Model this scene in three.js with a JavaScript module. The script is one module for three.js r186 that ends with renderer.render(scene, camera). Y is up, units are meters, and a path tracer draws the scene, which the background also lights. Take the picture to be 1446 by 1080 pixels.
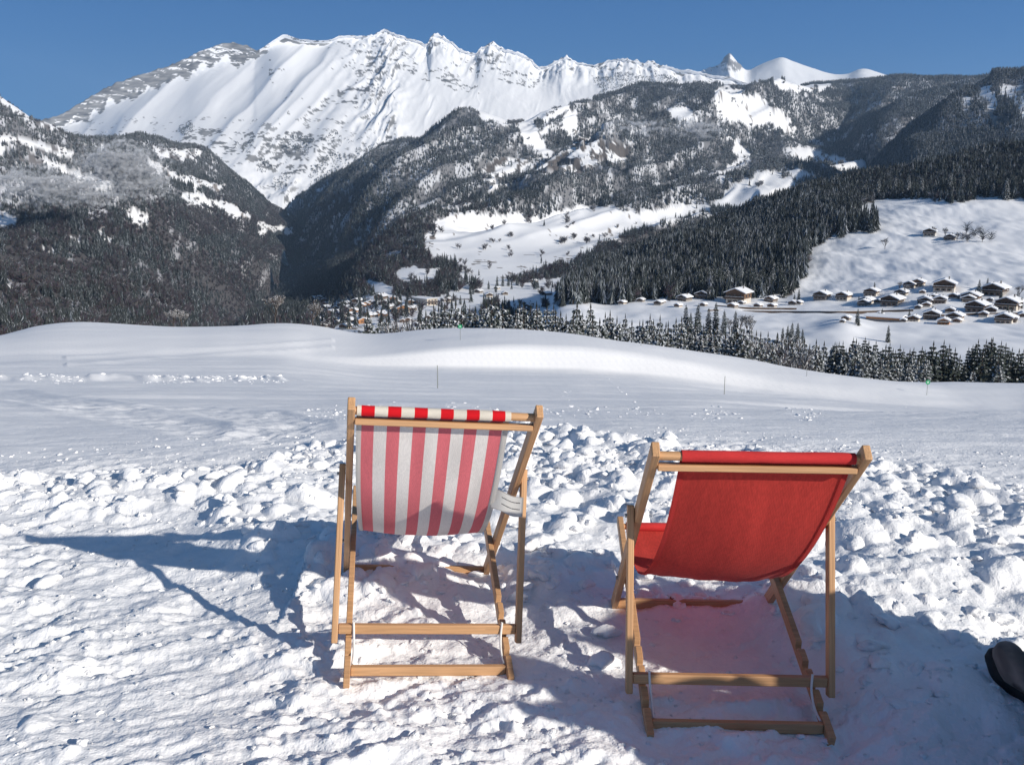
import * as THREE from 'three';
import { RoundedBoxGeometry } from 'three/addons/geometries/RoundedBoxGeometry.js';
import { mergeGeometries, mergeVertices, toCreasedNormals } from 'three/addons/utils/BufferGeometryUtils.js';
import { MarchingCubes } from 'three/addons/objects/MarchingCubes.js';

// ------------------------------------------------------------------ camera, sky, sun, exposure
const EYE = 1.6, PITCH = THREE.MathUtils.degToRad(10.9), FOCAL = 1300;      // focal length in pixels of the 1446 x 1080 photograph
const scene = new THREE.Scene();
const camera = new THREE.PerspectiveCamera(2 * Math.atan(540 / FOCAL) * 180 / Math.PI, 1446 / 1080, 0.05, 40000);
camera.position.set(0, EYE, 0);
camera.rotation.x = -PITCH;
scene.add(camera);

const SUN_EL = THREE.MathUtils.degToRad(23.4), SUN_AZ = THREE.MathUtils.degToRad(34.5);   // from the right and a little behind the camera
const sunDir = new THREE.Vector3(Math.cos(SUN_EL) * Math.cos(SUN_AZ), Math.sin(SUN_EL), Math.cos(SUN_EL) * Math.sin(SUN_AZ));
const sun = new THREE.DirectionalLight(new THREE.Color().setRGB(1, 0.94, 0.85), 4.4);
sun.position.copy(sunDir).multiplyScalar(60); sun.target.position.set(0, 0, -4);
sun.castShadow = true; sun.shadow.mapSize.set(4096, 4096); sun.shadow.bias = -0.0005;
Object.assign(sun.shadow.camera, { left: -12, right: 12, top: 12, bottom: -12, near: 1, far: 140 });
scene.add(sun, sun.target);

{ // clear winter sky: pale near the horizon, deepening to a dark mountain blue overhead
  const W = 512, H = 256, d = new Float32Array(W * H * 4);
  const stops = [[0, 0.095, 0.245, 0.46], [4, 0.068, 0.208, 0.43], [9, 0.031, 0.148, 0.38], [14, 0.017, 0.106, 0.315], [30, 0.026, 0.082, 0.19], [90, 0.020, 0.050, 0.108]];
  for (let j = 0; j < H; j++) for (let i = 0; i < W; i++) {
    const el = ((j + 0.5) / H - 0.5) * Math.PI, az = ((i + 0.5) / W - 0.5) * 2 * Math.PI;
    const e = Math.max(0, el * 180 / Math.PI);
    let k = 0; while (k < stops.length - 2 && e > stops[k + 1][0]) k++;
    const a = stops[k], b = stops[k + 1], t = Math.min(1, (e - a[0]) / (b[0] - a[0]));
    const dir = new THREE.Vector3(Math.cos(el) * Math.cos(az), Math.sin(el), Math.cos(el) * Math.sin(az));
    const g = Math.pow(Math.max(0, dir.dot(sunDir)), 8);
    const o = (j * W + i) * 4;
    for (let c = 0; c < 3; c++) d[o + c] = a[c + 1] + (b[c + 1] - a[c + 1]) * t + g * [0.30, 0.30, 0.28][c];
    d[o + 3] = 1;
  }
  const sky = new THREE.DataTexture(d, W, H, THREE.RGBAFormat, THREE.FloatType);
  sky.mapping = THREE.EquirectangularReflectionMapping; sky.magFilter = sky.minFilter = THREE.LinearFilter; sky.needsUpdate = true;
  scene.background = sky; scene.environment = sky;
}
const renderer = new THREE.WebGLRenderer({ antialias: true });
renderer.setSize(1024, 764);
renderer.toneMapping = THREE.LinearToneMapping;
renderer.toneMappingExposure = 1.2;
renderer.shadowMap.enabled = true; renderer.shadowMap.type = THREE.PCFSoftShadowMap;

// ------------------------------------------------------------------ small tools
let seedState = 12345;
const rand = () => { seedState = (seedState + 0x6D2B79F5) | 0; let t = Math.imul(seedState ^ (seedState >>> 15), 1 | seedState); t = (t + Math.imul(t ^ (t >>> 7), 61 | t)) ^ t; return ((t ^ (t >>> 14)) >>> 0) / 4294967296; };
const rr = (a, b) => a + (b - a) * rand();
const clamp = (x, a = 0, b = 1) => x < a ? a : x > b ? b : x;
const lerp = (a, b, t) => a + (b - a) * t;
const sstep = (a, b, x) => { const t = clamp((x - a) / (b - a)); return t * t * (3 - 2 * t); };
function hash(i, j, s) { let h = Math.imul(i, 374761393) ^ Math.imul(j, 668265263) ^ Math.imul(s, 974634321); h = Math.imul(h ^ (h >>> 13), 1274126177); h = Math.imul(h ^ (h >>> 16), 2246822519); return ((h ^ (h >>> 15)) >>> 0) / 4294967296; }
function noise(x, y, s = 0) { // value noise, -1 .. 1
  const i = Math.floor(x), j = Math.floor(y), fx = x - i, fy = y - j;
  const u = fx * fx * fx * (fx * (fx * 6 - 15) + 10), v = fy * fy * fy * (fy * (fy * 6 - 15) + 10);
  const a = hash(i, j, s), b = hash(i + 1, j, s), c = hash(i, j + 1, s), d = hash(i + 1, j + 1, s);
  return 2 * (a + (b - a) * u + (c - a) * v + (a - b - c + d) * u * v) - 1;
}
function fbm(x, y, o, s = 0) { let a = 1, r = 0, n = 0; for (let k = 0; k < o; k++) { r += a * noise(x, y, s + k); n += a; a *= 0.5; x = x * 2.03 + 17.1; y = y * 2.03 - 9.7; } return r / n; }
function ridged(x, y, o, s = 0) { let a = 1, r = 0, n = 0; for (let k = 0; k < o; k++) { r += a * (1 - Math.abs(noise(x, y, s + k)) * 2); n += a; a *= 0.5; x = x * 2.1 + 5.3; y = y * 2.1 + 8.1; } return r / n; }
const names = {};
const numbered = (n) => { const k = names[n] = (names[n] ?? -1) + 1; return k ? `${n}_${String(k).padStart(3, '0')}` : n; };
const shade = (o) => { o.traverse((m) => { if (m.isMesh) { m.castShadow = true; m.receiveShadow = true; } }); return o; };
function thing(name, label, category, x = 0, y = 0, z = 0, turn = 0, group) {
  const o = new THREE.Group(); o.name = numbered(name); o.position.set(x, y, z); o.rotation.y = turn;
  o.userData = { label, category }; if (group) o.userData.group = group;
  scene.add(o); return o;
}
function part(name, geo, mat, parent) { const m = new THREE.Mesh(geo, mat); m.name = name; m.castShadow = m.receiveShadow = true; parent.add(m); return m; }
function structure(name, geo, mat, label) { const m = part(name, geo, mat, scene); m.userData = { kind: 'structure', label, category: 'terrain' }; return m; }
function copyOf(root, x, y, z, turn, scale, label, group) {
  const r = root.clone(); r.name = numbered(root.name.replace(/_\d{3}$/, '')); r.position.set(x, y, z); r.rotation.y = turn;
  if (scale) r.scale.set(...scale);
  r.userData = { ...root.userData }; if (label) r.userData.label = label; if (group) r.userData.group = group;
  scene.add(r); return r;
}
const std = (r, g, b, rough = 0.9, more = {}) => { const m = new THREE.MeshStandardMaterial({ roughness: rough, ...more }); m.color.setRGB(r, g, b); return m; };

// bearings read from the photograph: pixel (u, v) is a direction from the survey point, a distance r in metres turns it into a place
const cP = Math.cos(PITCH), sP = Math.sin(PITCH);
function bearing(u, v) { const a = (u - 723) / FOCAL, b = -(v - 540) / FOCAL; const x = a, y = b * cP - sP, z = -b * sP - cP; return [Math.atan2(x, -z), y / Math.hypot(x, z)]; }
function at(u, v, r) { const [th, sl] = bearing(u, v); return new THREE.Vector3(Math.sin(th) * r, EYE + r * sl, -Math.cos(th) * r); }
function seen(x, y, z) { const dy = y - EYE, w = -sP * dy - cP * z, up = cP * dy - sP * z; return [723 + FOCAL * x / w, 540 - FOCAL * up / w]; }
function inside(poly, x, y) { let c = false; for (let i = 0, j = poly.length - 1; i < poly.length; j = i++) { const [xi, yi] = poly[i], [xj, yj] = poly[j]; if ((yi > y) !== (yj > y) && x < (xj - xi) * (y - yi) / (yj - yi) + xi) c = !c; } return c; }
const insideAny = (polys, x, y) => polys.some((p) => inside(p, x, y));

// ------------------------------------------------------------------ textures and shared materials
function dataTexture(W, H, f, srgb = false) {
  const d = new Uint8Array(W * H * 4);
  for (let j = 0; j < H; j++) for (let i = 0; i < W; i++) { const c = f(i / W, j / H, i, j), o = (j * W + i) * 4; for (let k = 0; k < 3; k++) d[o + k] = clamp(Math.round(255 * (c.length ? c[k] : c)), 0, 255); d[o + 3] = 255; }
  const t = new THREE.DataTexture(d, W, H, THREE.RGBAFormat); t.wrapS = t.wrapT = THREE.RepeatWrapping; t.magFilter = THREE.LinearFilter; t.minFilter = THREE.LinearMipmapLinearFilter; t.generateMipmaps = true;
  if (srgb) t.colorSpace = THREE.SRGBColorSpace; t.needsUpdate = true; return t;
}
const tileNoise = (u, v, n, s) => { // value noise that repeats
  const x = u * n, y = v * n, i = Math.floor(x), j = Math.floor(y), fx = x - i, fy = y - j, a = fx * fx * (3 - 2 * fx), b = fy * fy * (3 - 2 * fy), w = (k) => ((k % n) + n) % n;
  return lerp(lerp(hash(w(i), w(j), s), hash(w(i + 1), w(j), s), a), lerp(hash(w(i), w(j + 1), s), hash(w(i + 1), w(j + 1), s), a), b);
};
const snowGrain = dataTexture(512, 512, (u, v) => 0.30 * tileNoise(u, v, 24, 1) + 0.28 * tileNoise(u, v, 60, 2) + 0.24 * tileNoise(u, v, 128, 3) + 0.18 * tileNoise(u, v, 256, 4));
const snowTint = dataTexture(512, 512, (u, v) => { const n = 0.5 * tileNoise(u, v, 5, 7) + 0.3 * tileNoise(u, v, 19, 8) + 0.2 * tileNoise(u, v, 90, 9); return [0.93 + 0.06 * n, 0.935 + 0.055 * n, 0.945 + 0.05 * n]; }, true);
const snowMat = new THREE.MeshStandardMaterial({ roughness: 0.75, map: snowTint, bumpMap: snowGrain, bumpScale: 0.006 }); snowMat.color.setRGB(0.98, 0.97, 0.955);
const landMat = new THREE.MeshStandardMaterial({ roughness: 0.9, vertexColors: true });

const woodMap = dataTexture(256, 1024, (u, v) => {
  const w = u * 14 + 1.6 * (tileNoise(u, v, 4, 21) - 0.5) + 0.8 * (tileNoise(u, v, 9, 22) - 0.5);
  const ring = Math.abs((w % 1) - 0.5) * 2, fine = tileNoise(u, v * 0.06, 200, 23), fl = tileNoise(u, v * 0.25, 64, 24), blot = tileNoise(u, v, 6, 25);
  const k = 0.80 + 0.05 * ring + 0.07 * (fine - 0.5) + 0.07 * (fl - 0.5) + 0.10 * (blot - 0.5);
  return [0.84 * k + 0.06, 0.675 * k + 0.025, 0.505 * k];
}, true);
const woodBump = dataTexture(128, 512, (u, v) => 0.5 + 0.5 * (tileNoise(u, v * 0.08, 100, 27) - 0.5) + 0.2 * (tileNoise(u, v, 20, 28) - 0.5));
const woodMat = new THREE.MeshStandardMaterial({ roughness: 0.55, map: woodMap, bumpMap: woodBump, bumpScale: 0.0012 });
const metalMat = std(0.35, 0.34, 0.32, 0.4, { metalness: 0.9 });
const cordMat = std(0.78, 0.76, 0.72, 0.9);

// ------------------------------------------------------------------ the snowy ground round the chairs, out to the crest of the piste
// columns by bearing, rows by distance: how far below the eye the snow lies
const GR = [10, 20, 40, 63, 88, 108.4, 111, 0, 0, 0, 0];
const GCOL = [ // u, v at 10, 20, 40, 63, 88 m, foot of the groomed bank (104 m), its lip (112 m), [crest distance, crest v]
  [-420, 590, 572, 555, 542, 530, 522, 517, 150, 492], [-100, 588, 568, 550, 534, 518, 508, 503, 150, 482], [0, 588, 568, 550, 533, 515, 503, 498, 150, 474],
  [60, 588, 567, 549, 532, 512, 500, 494, 150, 460], [130, 587, 567, 549, 531, 511, 499, 492, 150, 455], [250, 587, 567, 549, 531, 510, 498, 492, 150, 462], [330, 587, 567, 549, 531, 510, 498, 492, 150, 461], [400, 586, 566, 549, 532, 512, 501, 495, 150, 457],
  [450, 586, 566, 550, 535, 518, 508, 502, 148, 461], [520, 585, 566, 551, 542, 526, 516, 503, 145, 471], [600, 585, 567, 554, 546, 530, 518, 496, 140, 466], [690, 584, 567, 556, 549, 532, 519, 489, 140, 463.5],
  [800, 584, 568, 559, 552, 534, 521, 490, 140, 470], [880, 585, 570, 561, 555, 538, 525, 497, 140, 482], [950, 586, 571, 563, 557, 544, 532, 508, 140, 491], [1050, 589, 575, 567, 562, 555, 546, 529, 142, 506],
  [1150, 591, 580, 573, 569, 564, 559, 545, 145, 526], [1250, 593, 585, 580, 577, 573, 570, 561, 150, 538], [1350, 595, 588, 584, 581, 579, 577, 573, 155, 539], [1400, 596, 590, 586, 583, 581, 580, 577, 157, 540], [1460, 597, 591, 587, 585, 583, 582, 580, 160, 541], [1850, 602, 597, 593, 591, 589, 588, 586, 165, 552],
];
const gTh = GCOL.map((c) => bearing(c[0], 540)[0]);
const gTab = GCOL.map((c) => {
  const p = [[0, 0], [4.8, 0], [6.2, -0.04]];
  for (let k = 0; k < 7; k++) { const r = GR[k]; p.push([r, EYE + r * bearing(c[0], c[k + 1])[1]]); }
  const yc = EYE + c[8] * bearing(c[0], c[9])[1];
  p.push([c[8], yc], [c[8] + 25, yc - 7], [c[8] + 60, Math.min(yc - 22, -47)], [290, -64], [420, -105], [900, -175]);
  // slopes for a monotone cubic
  const n = p.length, m = new Array(n).fill(0), d = [];
  for (let k = 0; k < n - 1; k++) d.push((p[k + 1][1] - p[k][1]) / (p[k + 1][0] - p[k][0]));
  for (let k = 1; k < n - 1; k++) m[k] = d[k - 1] * d[k] > 0 ? 2 * d[k - 1] * d[k] / (d[k - 1] + d[k]) : 0;
  m[n - 1] = d[n - 2];
  return { p, m };
});
function profile(t, r) {
  const { p, m } = t; let k = 0; while (k < p.length - 2 && r > p[k + 1][0]) k++;
  const h = p[k + 1][0] - p[k][0], s = (r - p[k][0]) / h;
  if (s > 1) return p[k + 1][1] + m[k + 1] * (r - p[k + 1][0]);
  return p[k][1] * (1 + 2 * s) * (1 - s) ** 2 + m[k] * h * s * (1 - s) ** 2 + p[k + 1][1] * s * s * (3 - 2 * s) + m[k + 1] * h * s * s * (s - 1);
}
function hillY(x, z) { // smooth form of the ground
  const r = Math.hypot(x, z); let th = Math.atan2(x, -z);
  if (r < 4.8) return 0;
  const last = gTh.length - 1;
  if (Math.abs(th) > 1.2) { // behind and beside the camera the hill runs on level
    const side = Math.min(1, (Math.abs(th) - 1.2) / 0.6), e = profile(gTab[th < 0 ? 0 : last], r); return lerp(e, -0.02 * Math.max(0, r - 5), side);
  }
  if (th <= gTh[0]) return profile(gTab[0], r);
  if (th >= gTh[last]) return profile(gTab[last], r);
  let k = 0; while (th > gTh[k + 1]) k++;
  const s = (th - gTh[k]) / (gTh[k + 1] - gTh[k]), h = gTh[k + 1] - gTh[k];
  const y0 = profile(gTab[k], r), y1 = profile(gTab[k + 1], r), ya = profile(gTab[Math.max(0, k - 1)], r), yb = profile(gTab[Math.min(last, k + 2)], r);
  const m0 = k ? h * (y1 - ya) / (gTh[k + 1] - gTh[k - 1]) : y1 - y0, m1 = k < last - 1 ? h * (yb - y0) / (gTh[k + 2] - gTh[k]) : y1 - y0;
  return y0 * (1 + 2 * s) * (1 - s) ** 2 + m0 * s * (1 - s) ** 2 + y1 * s * s * (3 - 2 * s) + m1 * s * s * (s - 1);
}
function lumps(x, z, cell, seed, fill, r0, r1, sink) { // a heap of rounded clods: the upper hull of half-sunk balls
  const ci = Math.floor(x / cell), cj = Math.floor(z / cell); let best = 0;
  for (let i = ci - 1; i <= ci + 1; i++) for (let j = cj - 1; j <= cj + 1; j++) {
    if (hash(i, j, seed) > fill) continue;
    const R = cell * lerp(r0, r1, hash(i, j, seed + 1) ** 1.6), dx = x - (i + hash(i, j, seed + 2)) * cell, dz = z - (j + hash(i, j, seed + 3)) * cell;
    const a = hash(i, j, seed + 5) * 3.1, ca = Math.cos(a), sa = Math.sin(a), st = 0.75 + 0.5 * hash(i, j, seed + 6);
    const ex = (dx * ca + dz * sa) * st, ez = (dz * ca - dx * sa) / st, q = ex * ex + ez * ez;
    if (q < R * R) { const h = (Math.sqrt(R * R - q) - R * sink * hash(i, j, seed + 4)) * 0.72; if (h > best) best = h; }
  }
  return best;
}
function churn(x, z) { // 0 .. 1: how much the snow is ploughed up
  const r = Math.hypot(x, z), n = 0.5 * fbm(x * 0.9, z * 0.9, 3, 61);
  const far = 6.1 + 0.5 * noise(x * 0.6, z * 0.6, 63) + (x < -1.5 ? -0.15 : 0.15);
  let near = x < -0.9 ? lerp(3.75, 4.5, sstep(-0.9, -1.9, x)) : x > 0.9 ? lerp(3.4, 2.65, sstep(0.9, 1.3, x)) : 3.42;
  const d = -z;
  let m = sstep(near - 0.25, near + 0.35, d + 0.35 * n) * (1 - sstep(far - 0.25, far + 0.35, r + 0.4 * n));
  return m;
}
let rutLines = null;
function ruts() { // where the wheels went, found on the slope by bearing
  if (!rutLines) rutLines = [[[-60, 548], [60, 566], [150, 582], [240, 598], [330, 616]], [[130, 574], [240, 576], [330, 582], [400, 594], [410, 606], [370, 620]]].map((l) => l.map(([u, v]) => { const [th] = bearing(u, v); let r = 5; while (r < 90 && seen(Math.sin(th) * r, hillY(Math.sin(th) * r, -Math.cos(th) * r), -Math.cos(th) * r)[1] > v) r *= 1.01; return [Math.sin(th) * r, -Math.cos(th) * r]; }));
  return rutLines;
}
function snowY(x, z) {
  const r = Math.hypot(x, z), th = Math.atan2(x, -z); let y = hillY(x, z);
  if (r < 16 && z < 1) {
    const wx = x + 0.028 * fbm(x * 9, z * 9, 2, 31), wz = z + 0.028 * fbm(x * 9 + 40, z * 9, 2, 33);
    const m = churn(x, z), flat = 1 - sstep(5.6, 7.2, r);
    if (m > 0.01) {
      const big = lumps(wx, wz, 0.29, 101, 0.6, 0.3, 0.58, 0.9), mid = lumps(wx, wz, 0.15, 111, 0.8, 0.3, 0.62, 0.8), sm = lumps(wx, wz, 0.075, 121, 0.8, 0.28, 0.6, 0.7);
      const keep = Math.max(sstep(-0.45, 0.3, fbm(x * 1.15 + 7, z * 1.15, 3, 67)), 0.75 * sstep(0.8, 1.3, x)), fine = sstep(-0.3, 0.3, noise(x * 2.3, z * 2.3, 68));
      y += m * (lerp(0.12, 0.85, keep) * Math.max(big * 0.95, mid * 0.9) + 0.5 * mid * (0.15 + 0.85 * keep) + 0.5 * sm * fine * (0.3 + 0.7 * keep) + 0.09 * fbm(x * 1.5, z * 1.5, 3, 69) + 0.02 * fbm(x * 6, z * 6, 3, 70) + 0.05);
    }
    // trampled snow: crumbs, scrapes running to the right and away, shallow treads
    const c = Math.cos(0.45), s = Math.sin(0.45), a = x * c - z * s, b = x * s + z * c;
    const calm = (1 - 0.6 * m) * flat;
    const rough = 0.55 + 0.55 * sstep(-0.3, 0.3, fbm(x * 1.9, z * 1.9, 2, 77));
    y += calm * rough * (0.026 * fbm(a * 5, b * 14, 4, 71) + 0.010 * ridged(a * 11, b * 24, 2, 72) + 0.034 * fbm(x * 3.2, z * 3.2, 3, 73) + 0.55 * lumps(wx, wz, 0.14, 131, 0.4, 0.12, 0.42, 0.95) + 0.55 * lumps(wx, wz, 0.085, 136, 0.5, 0.15, 0.45, 0.9) + 0.7 * lumps(wx, wz, 0.045, 141, 0.7, 0.2, 0.5, 0.8));
    // groomed piste beyond the heap, with a scatter of clods
    if (r > 5) { const pis = sstep(5.6, 7, r); y += pis * (0.012 * fbm(x * 2.2, z * 5, 3, 81) + 0.02 * sstep(0.1, 0.5, fbm(x * 0.8, z * 1.6, 2, 83)) * lumps(wx, wz, 0.16, 151, 0.4, 0.2, 0.5, 0.8) * 8); }
  }
  if (r >= 6) {
    const [u, v] = seen(x, y, z);
    const far = sstep(6, 14, r) * (1 - sstep(170, 220, r));
    // long soft swells left by the groomer
    y += far * (0.0035 * r * fbm(x / (0.10 * r + 2), z / (0.22 * r + 3), 3, 91) * 0.55);
    // groomer streaks and wind crust
    const q = x * 0.35 + z * 0.94, p = x * 0.94 - z * 0.35;
    y += sstep(6.5, 12, r) * (1 - sstep(60, 140, r)) * (0.03 * fbm(p / 2.6, q / 0.7, 3, 96) + 0.10 * fbm(p / 9, q / 2.4, 2, 97) * sstep(10, 30, r));
    y += sstep(30, 60, r) * (1 - sstep(150, 190, r)) * (0.10 * fbm(p / 12, q / 3.2, 3, 98));
    // a low bank pushed up along the left side of the piste
    if (x < 0 && r > 48 && r < 68) { const w = noise(th * 60, 2, 94), e = (r - 57 - 1.5 * w) / (1.1 + 0.5 * noise(th * 90, 7, 95)); y += 0.30 * Math.exp(-e * e) * sstep(-0.2, -0.27, th) * (0.55 + 0.45 * noise(th * 140, 4, 99)); }
    // wheel ruts curving across the near piste
    if (r > 5.5 && r < 40 && x < 0) for (const line of ruts()) { let d = 1e9; for (let k = 1; k < line.length; k++) { const [ax, az] = line[k - 1], [bx, bz] = line[k], t = clamp(((x - ax) * (bx - ax) + (z - az) * (bz - az)) / ((bx - ax) ** 2 + (bz - az) ** 2)); d = Math.min(d, Math.hypot(x - ax - t * (bx - ax), z - az - t * (bz - az))); } const w = 0.045 * r; if (d < 2 * w) y += -0.0022 * r * Math.exp(-((d / w) ** 4)) + Math.exp(-((d / w) ** 4)) * 0.03 * fbm(x * 5, z * 5, 3, 93) + 0.0012 * r * Math.exp(-(((d - 1.15 * w) / (0.22 * w)) ** 2)); }
    // crossing ski tracks: pairs of small ridges
    if (r > 9 && r < 108) for (let k = 0; k < 8; k++) { const zz = -(13 + 12.5 * k) + [0.12, -0.2, 0.3, -0.08, 0.22, -0.3, 0.1, -0.15][k] * x + 2.2 * Math.sin(x / 11 + k * 1.7), d = z - zz, w = 0.16 + 0.010 * r; if (Math.abs(d) < 8 * w) y += (0.035 + 0.0006 * r) * (Math.exp(-((d / w) ** 2)) - 0.8 * Math.exp(-(((d - 2.2 * w) / w) ** 2)) + 0.7 * Math.exp(-(((d - 4.6 * w) / w) ** 2))) * (0.6 + 0.5 * noise(x / 3, k, 92)); }
    // ski and vehicle tracks
    if (r > 60 && u > 90 && u < 470) for (const off of [0, 10]) { const d = v - (504 + off - (u - 120) * 0.066); y += 0.16 * Math.exp(-((d / 1.5) ** 2)); }
  }
  return y;
}
{
  const TH = []; const inner = 0.72, n = 740;
  for (let a = -Math.PI; a < -inner - 1e-6; a += (Math.PI - inner) / 34) TH.push(a);
  for (let k = 0; k <= n; k++) TH.push(-inner + 2 * inner * k / n);
  for (let k = 1; k <= 34; k++) TH.push(inner + (Math.PI - inner) * k / 34);
  const RR = [0.02, 0.4, 0.8, 1.2]; let r = 1.5; while (r < 8) { RR.push(r); r *= 1.0042; } while (r < 190) { RR.push(r); r *= r < 16 ? 1.0075 : 1.0125; } while (r < 950) { RR.push(r); r *= 1.06; }
  const nc = TH.length, pos = new Float32Array(nc * RR.length * 3), uv = new Float32Array(nc * RR.length * 2), idx = [];
  for (let j = 0; j < RR.length; j++) for (let i = 0; i < nc; i++) {
    const x = Math.sin(TH[i]) * RR[j], z = -Math.cos(TH[i]) * RR[j], o = j * nc + i;
    const y = Math.abs(TH[i]) > 0.9 && RR[j] > 2.5 ? hillY(x, z) : snowY(x, z);
    pos.set([x, y, z], o * 3); uv.set([x / 0.9, z / 0.9], o * 2);
    if (j && i) idx.push(o - nc - 1, o - nc, o - 1, o - 1, o - nc, o);
  }
  const g = new THREE.BufferGeometry(); g.setAttribute('position', new THREE.BufferAttribute(pos, 3)); g.setAttribute('uv', new THREE.BufferAttribute(uv, 2)); g.setIndex(idx); g.computeVertexNormals();
  structure('snow_ground', g, snowMat, 'churned and groomed white snow of the ski slope');
}
// ------------------------------------------------------------------ valley, hillsides and mountains
// a landform is lofted through rows of surveyed places [u, v, r], near row first; back rows are let down behind the crest
function landform(name, label, rows, nu, nv, shape, tint, back = [[1.12, -120], [1.5, -700]]) {
  const P = rows.map((row) => row.map(([u, v, r]) => at(u, v, r)));
  const top = P[P.length - 1];
  for (const [k, dy] of back) P.push(top.map((p) => new THREE.Vector3(p.x * k, p.y + dy, p.z * k)));
  const R = P.length, C = P[0].length, crest = rows.length - 1;
  const cr = (a, b, c, d, t) => 0.5 * (2 * b + (c - a) * t + (2 * a - 5 * b + 4 * c - d) * t * t + (3 * b - a - 3 * c + d) * t * t * t);
  const g = (j, i) => P[clamp(j, 0, R - 1)][clamp(i, 0, C - 1)];
  const pos = new Float32Array((nu + 1) * (nv + 1) * 3), tt = new Float32Array(nv + 1);
  const q = [[], [], [], []];
  for (let j = 0; j <= nv; j++) {
    const f = j / nv * (crest + 0.001) * 1.0, over = nv - 14;   // the last rows run down the back
    const w = j <= over ? j / over * crest : crest + (j - over) / 14 * (R - 1 - crest);
    const jj = Math.min(R - 2, Math.floor(w)), t = w - jj; tt[j] = w / crest;
    for (let i = 0; i <= nu; i++) {
      const s = i / nu * (C - 1), ii = Math.min(C - 2, Math.floor(s)), a = s - ii, out = [0, 0, 0];
      ['x', 'y', 'z'].forEach((k, n) => {
        const l = [];
        for (let dj = -1; dj <= 2; dj++) l.push(cr(g(jj + dj, ii - 1)[k], g(jj + dj, ii)[k], g(jj + dj, ii + 1)[k], g(jj + dj, ii + 2)[k], a));
        out[n] = cr(l[0], l[1], l[2], l[3], t);
      });
      const o = (j * (nu + 1) + i) * 3;
      const dy = shape(out[0], out[1], out[2], clamp(tt[j], 0, 1.3), i / nu);
      if (typeof dy === 'number') pos.set([out[0], out[1] + dy, out[2]], o); else pos.set([out[0] + dy[0], out[1] + dy[1], out[2] + dy[2]], o);
    }
  }
  const idx = [], w1 = nu + 1;
  for (let j = 1; j <= nv; j++) for (let i = 1; i <= nu; i++) { const o = j * w1 + i; idx.push(o - w1 - 1, o - w1, o - 1, o - 1, o - w1, o); }
  const geo = new THREE.BufferGeometry(); geo.setAttribute('position', new THREE.BufferAttribute(pos, 3)); geo.setIndex(idx); geo.computeVertexNormals();
  const col = new Float32Array(pos.length), nor = geo.attributes.normal.array;
  for (let k = 0; k < pos.length; k += 3) { const [u, v] = seen(pos[k], pos[k + 1], pos[k + 2]); col.set(tint(pos[k], pos[k + 1], pos[k + 2], nor[k + 1], u, v), k); }
  geo.setAttribute('color', new THREE.BufferAttribute(col, 3));
  structure(name, geo, landMat, label);
  const land = { pos, nu, nv, w1, over: nv - 14 };
  const area = []; let sum = 0;
  for (let j = 0; j < land.over + 1; j++) for (let i = 0; i < nu; i++) { const a = (j * w1 + i) * 3, b = a + 3, c = a + w1 * 3; const ax = pos[b] - pos[a], az = pos[b + 2] - pos[a + 2], bx = pos[c] - pos[a], bz = pos[c + 2] - pos[a + 2]; sum += Math.abs(ax * bz - az * bx) + 0.15 * Math.hypot(ax, az) * Math.abs(pos[c + 1] - pos[a + 1]); area.push(sum); }
  land.area = area; land.total = sum;
  land.pick = () => {
    const k = rand() * sum; let lo = 0, hi = area.length - 1; while (lo < hi) { const m = (lo + hi) >> 1; if (area[m] < k) lo = m + 1; else hi = m; }
    const j = Math.floor(lo / nu), i = lo % nu, a = rand(), b = rand(), o = (j * w1 + i) * 3;
    return [0, 1, 2].map((n) => lerp(lerp(pos[o + n], pos[o + 3 + n], a), lerp(pos[o + w1 * 3 + n], pos[o + w1 * 3 + 3 + n], a), b));
  };
  land.near = (u, v) => { // the place on this landform seen on that bearing
    let best = 1e9, p = null; const [th] = bearing(u, v);
    for (let j = 0; j <= land.over; j++) for (let i = 0; i < nu; i++) {
      const o = (j * w1 + i) * 3, t0 = Math.atan2(pos[o], -pos[o + 2]), t1 = Math.atan2(pos[o + 3], -pos[o + 5]);
      if ((t0 - th) * (t1 - th) > 0) continue;
      const s = (th - t0) / (t1 - t0 || 1), q = [0, 1, 2].map((n) => lerp(pos[o + n], pos[o + 3 + n], s)), d = Math.abs(seen(...q)[1] - v);
      if (d < best) { best = d; p = q; }
    }
    return p;
  };
  return land;
}
const SNOW = [0.88, 0.885, 0.9];
const mixc = (a, b, t) => [lerp(a[0], b[0], t), lerp(a[1], b[1], t), lerp(a[2], b[2], t)];
const rockOf = (x, y, z, s = 1) => { const n = 0.5 + 0.5 * fbm(x / 60 * s, y / 14 * s + z / 90 * s, 3, 201); return mixc([0.07, 0.07, 0.075], [0.33, 0.325, 0.32], clamp(0.5 + 1.3 * (n - 0.5))); };

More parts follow.
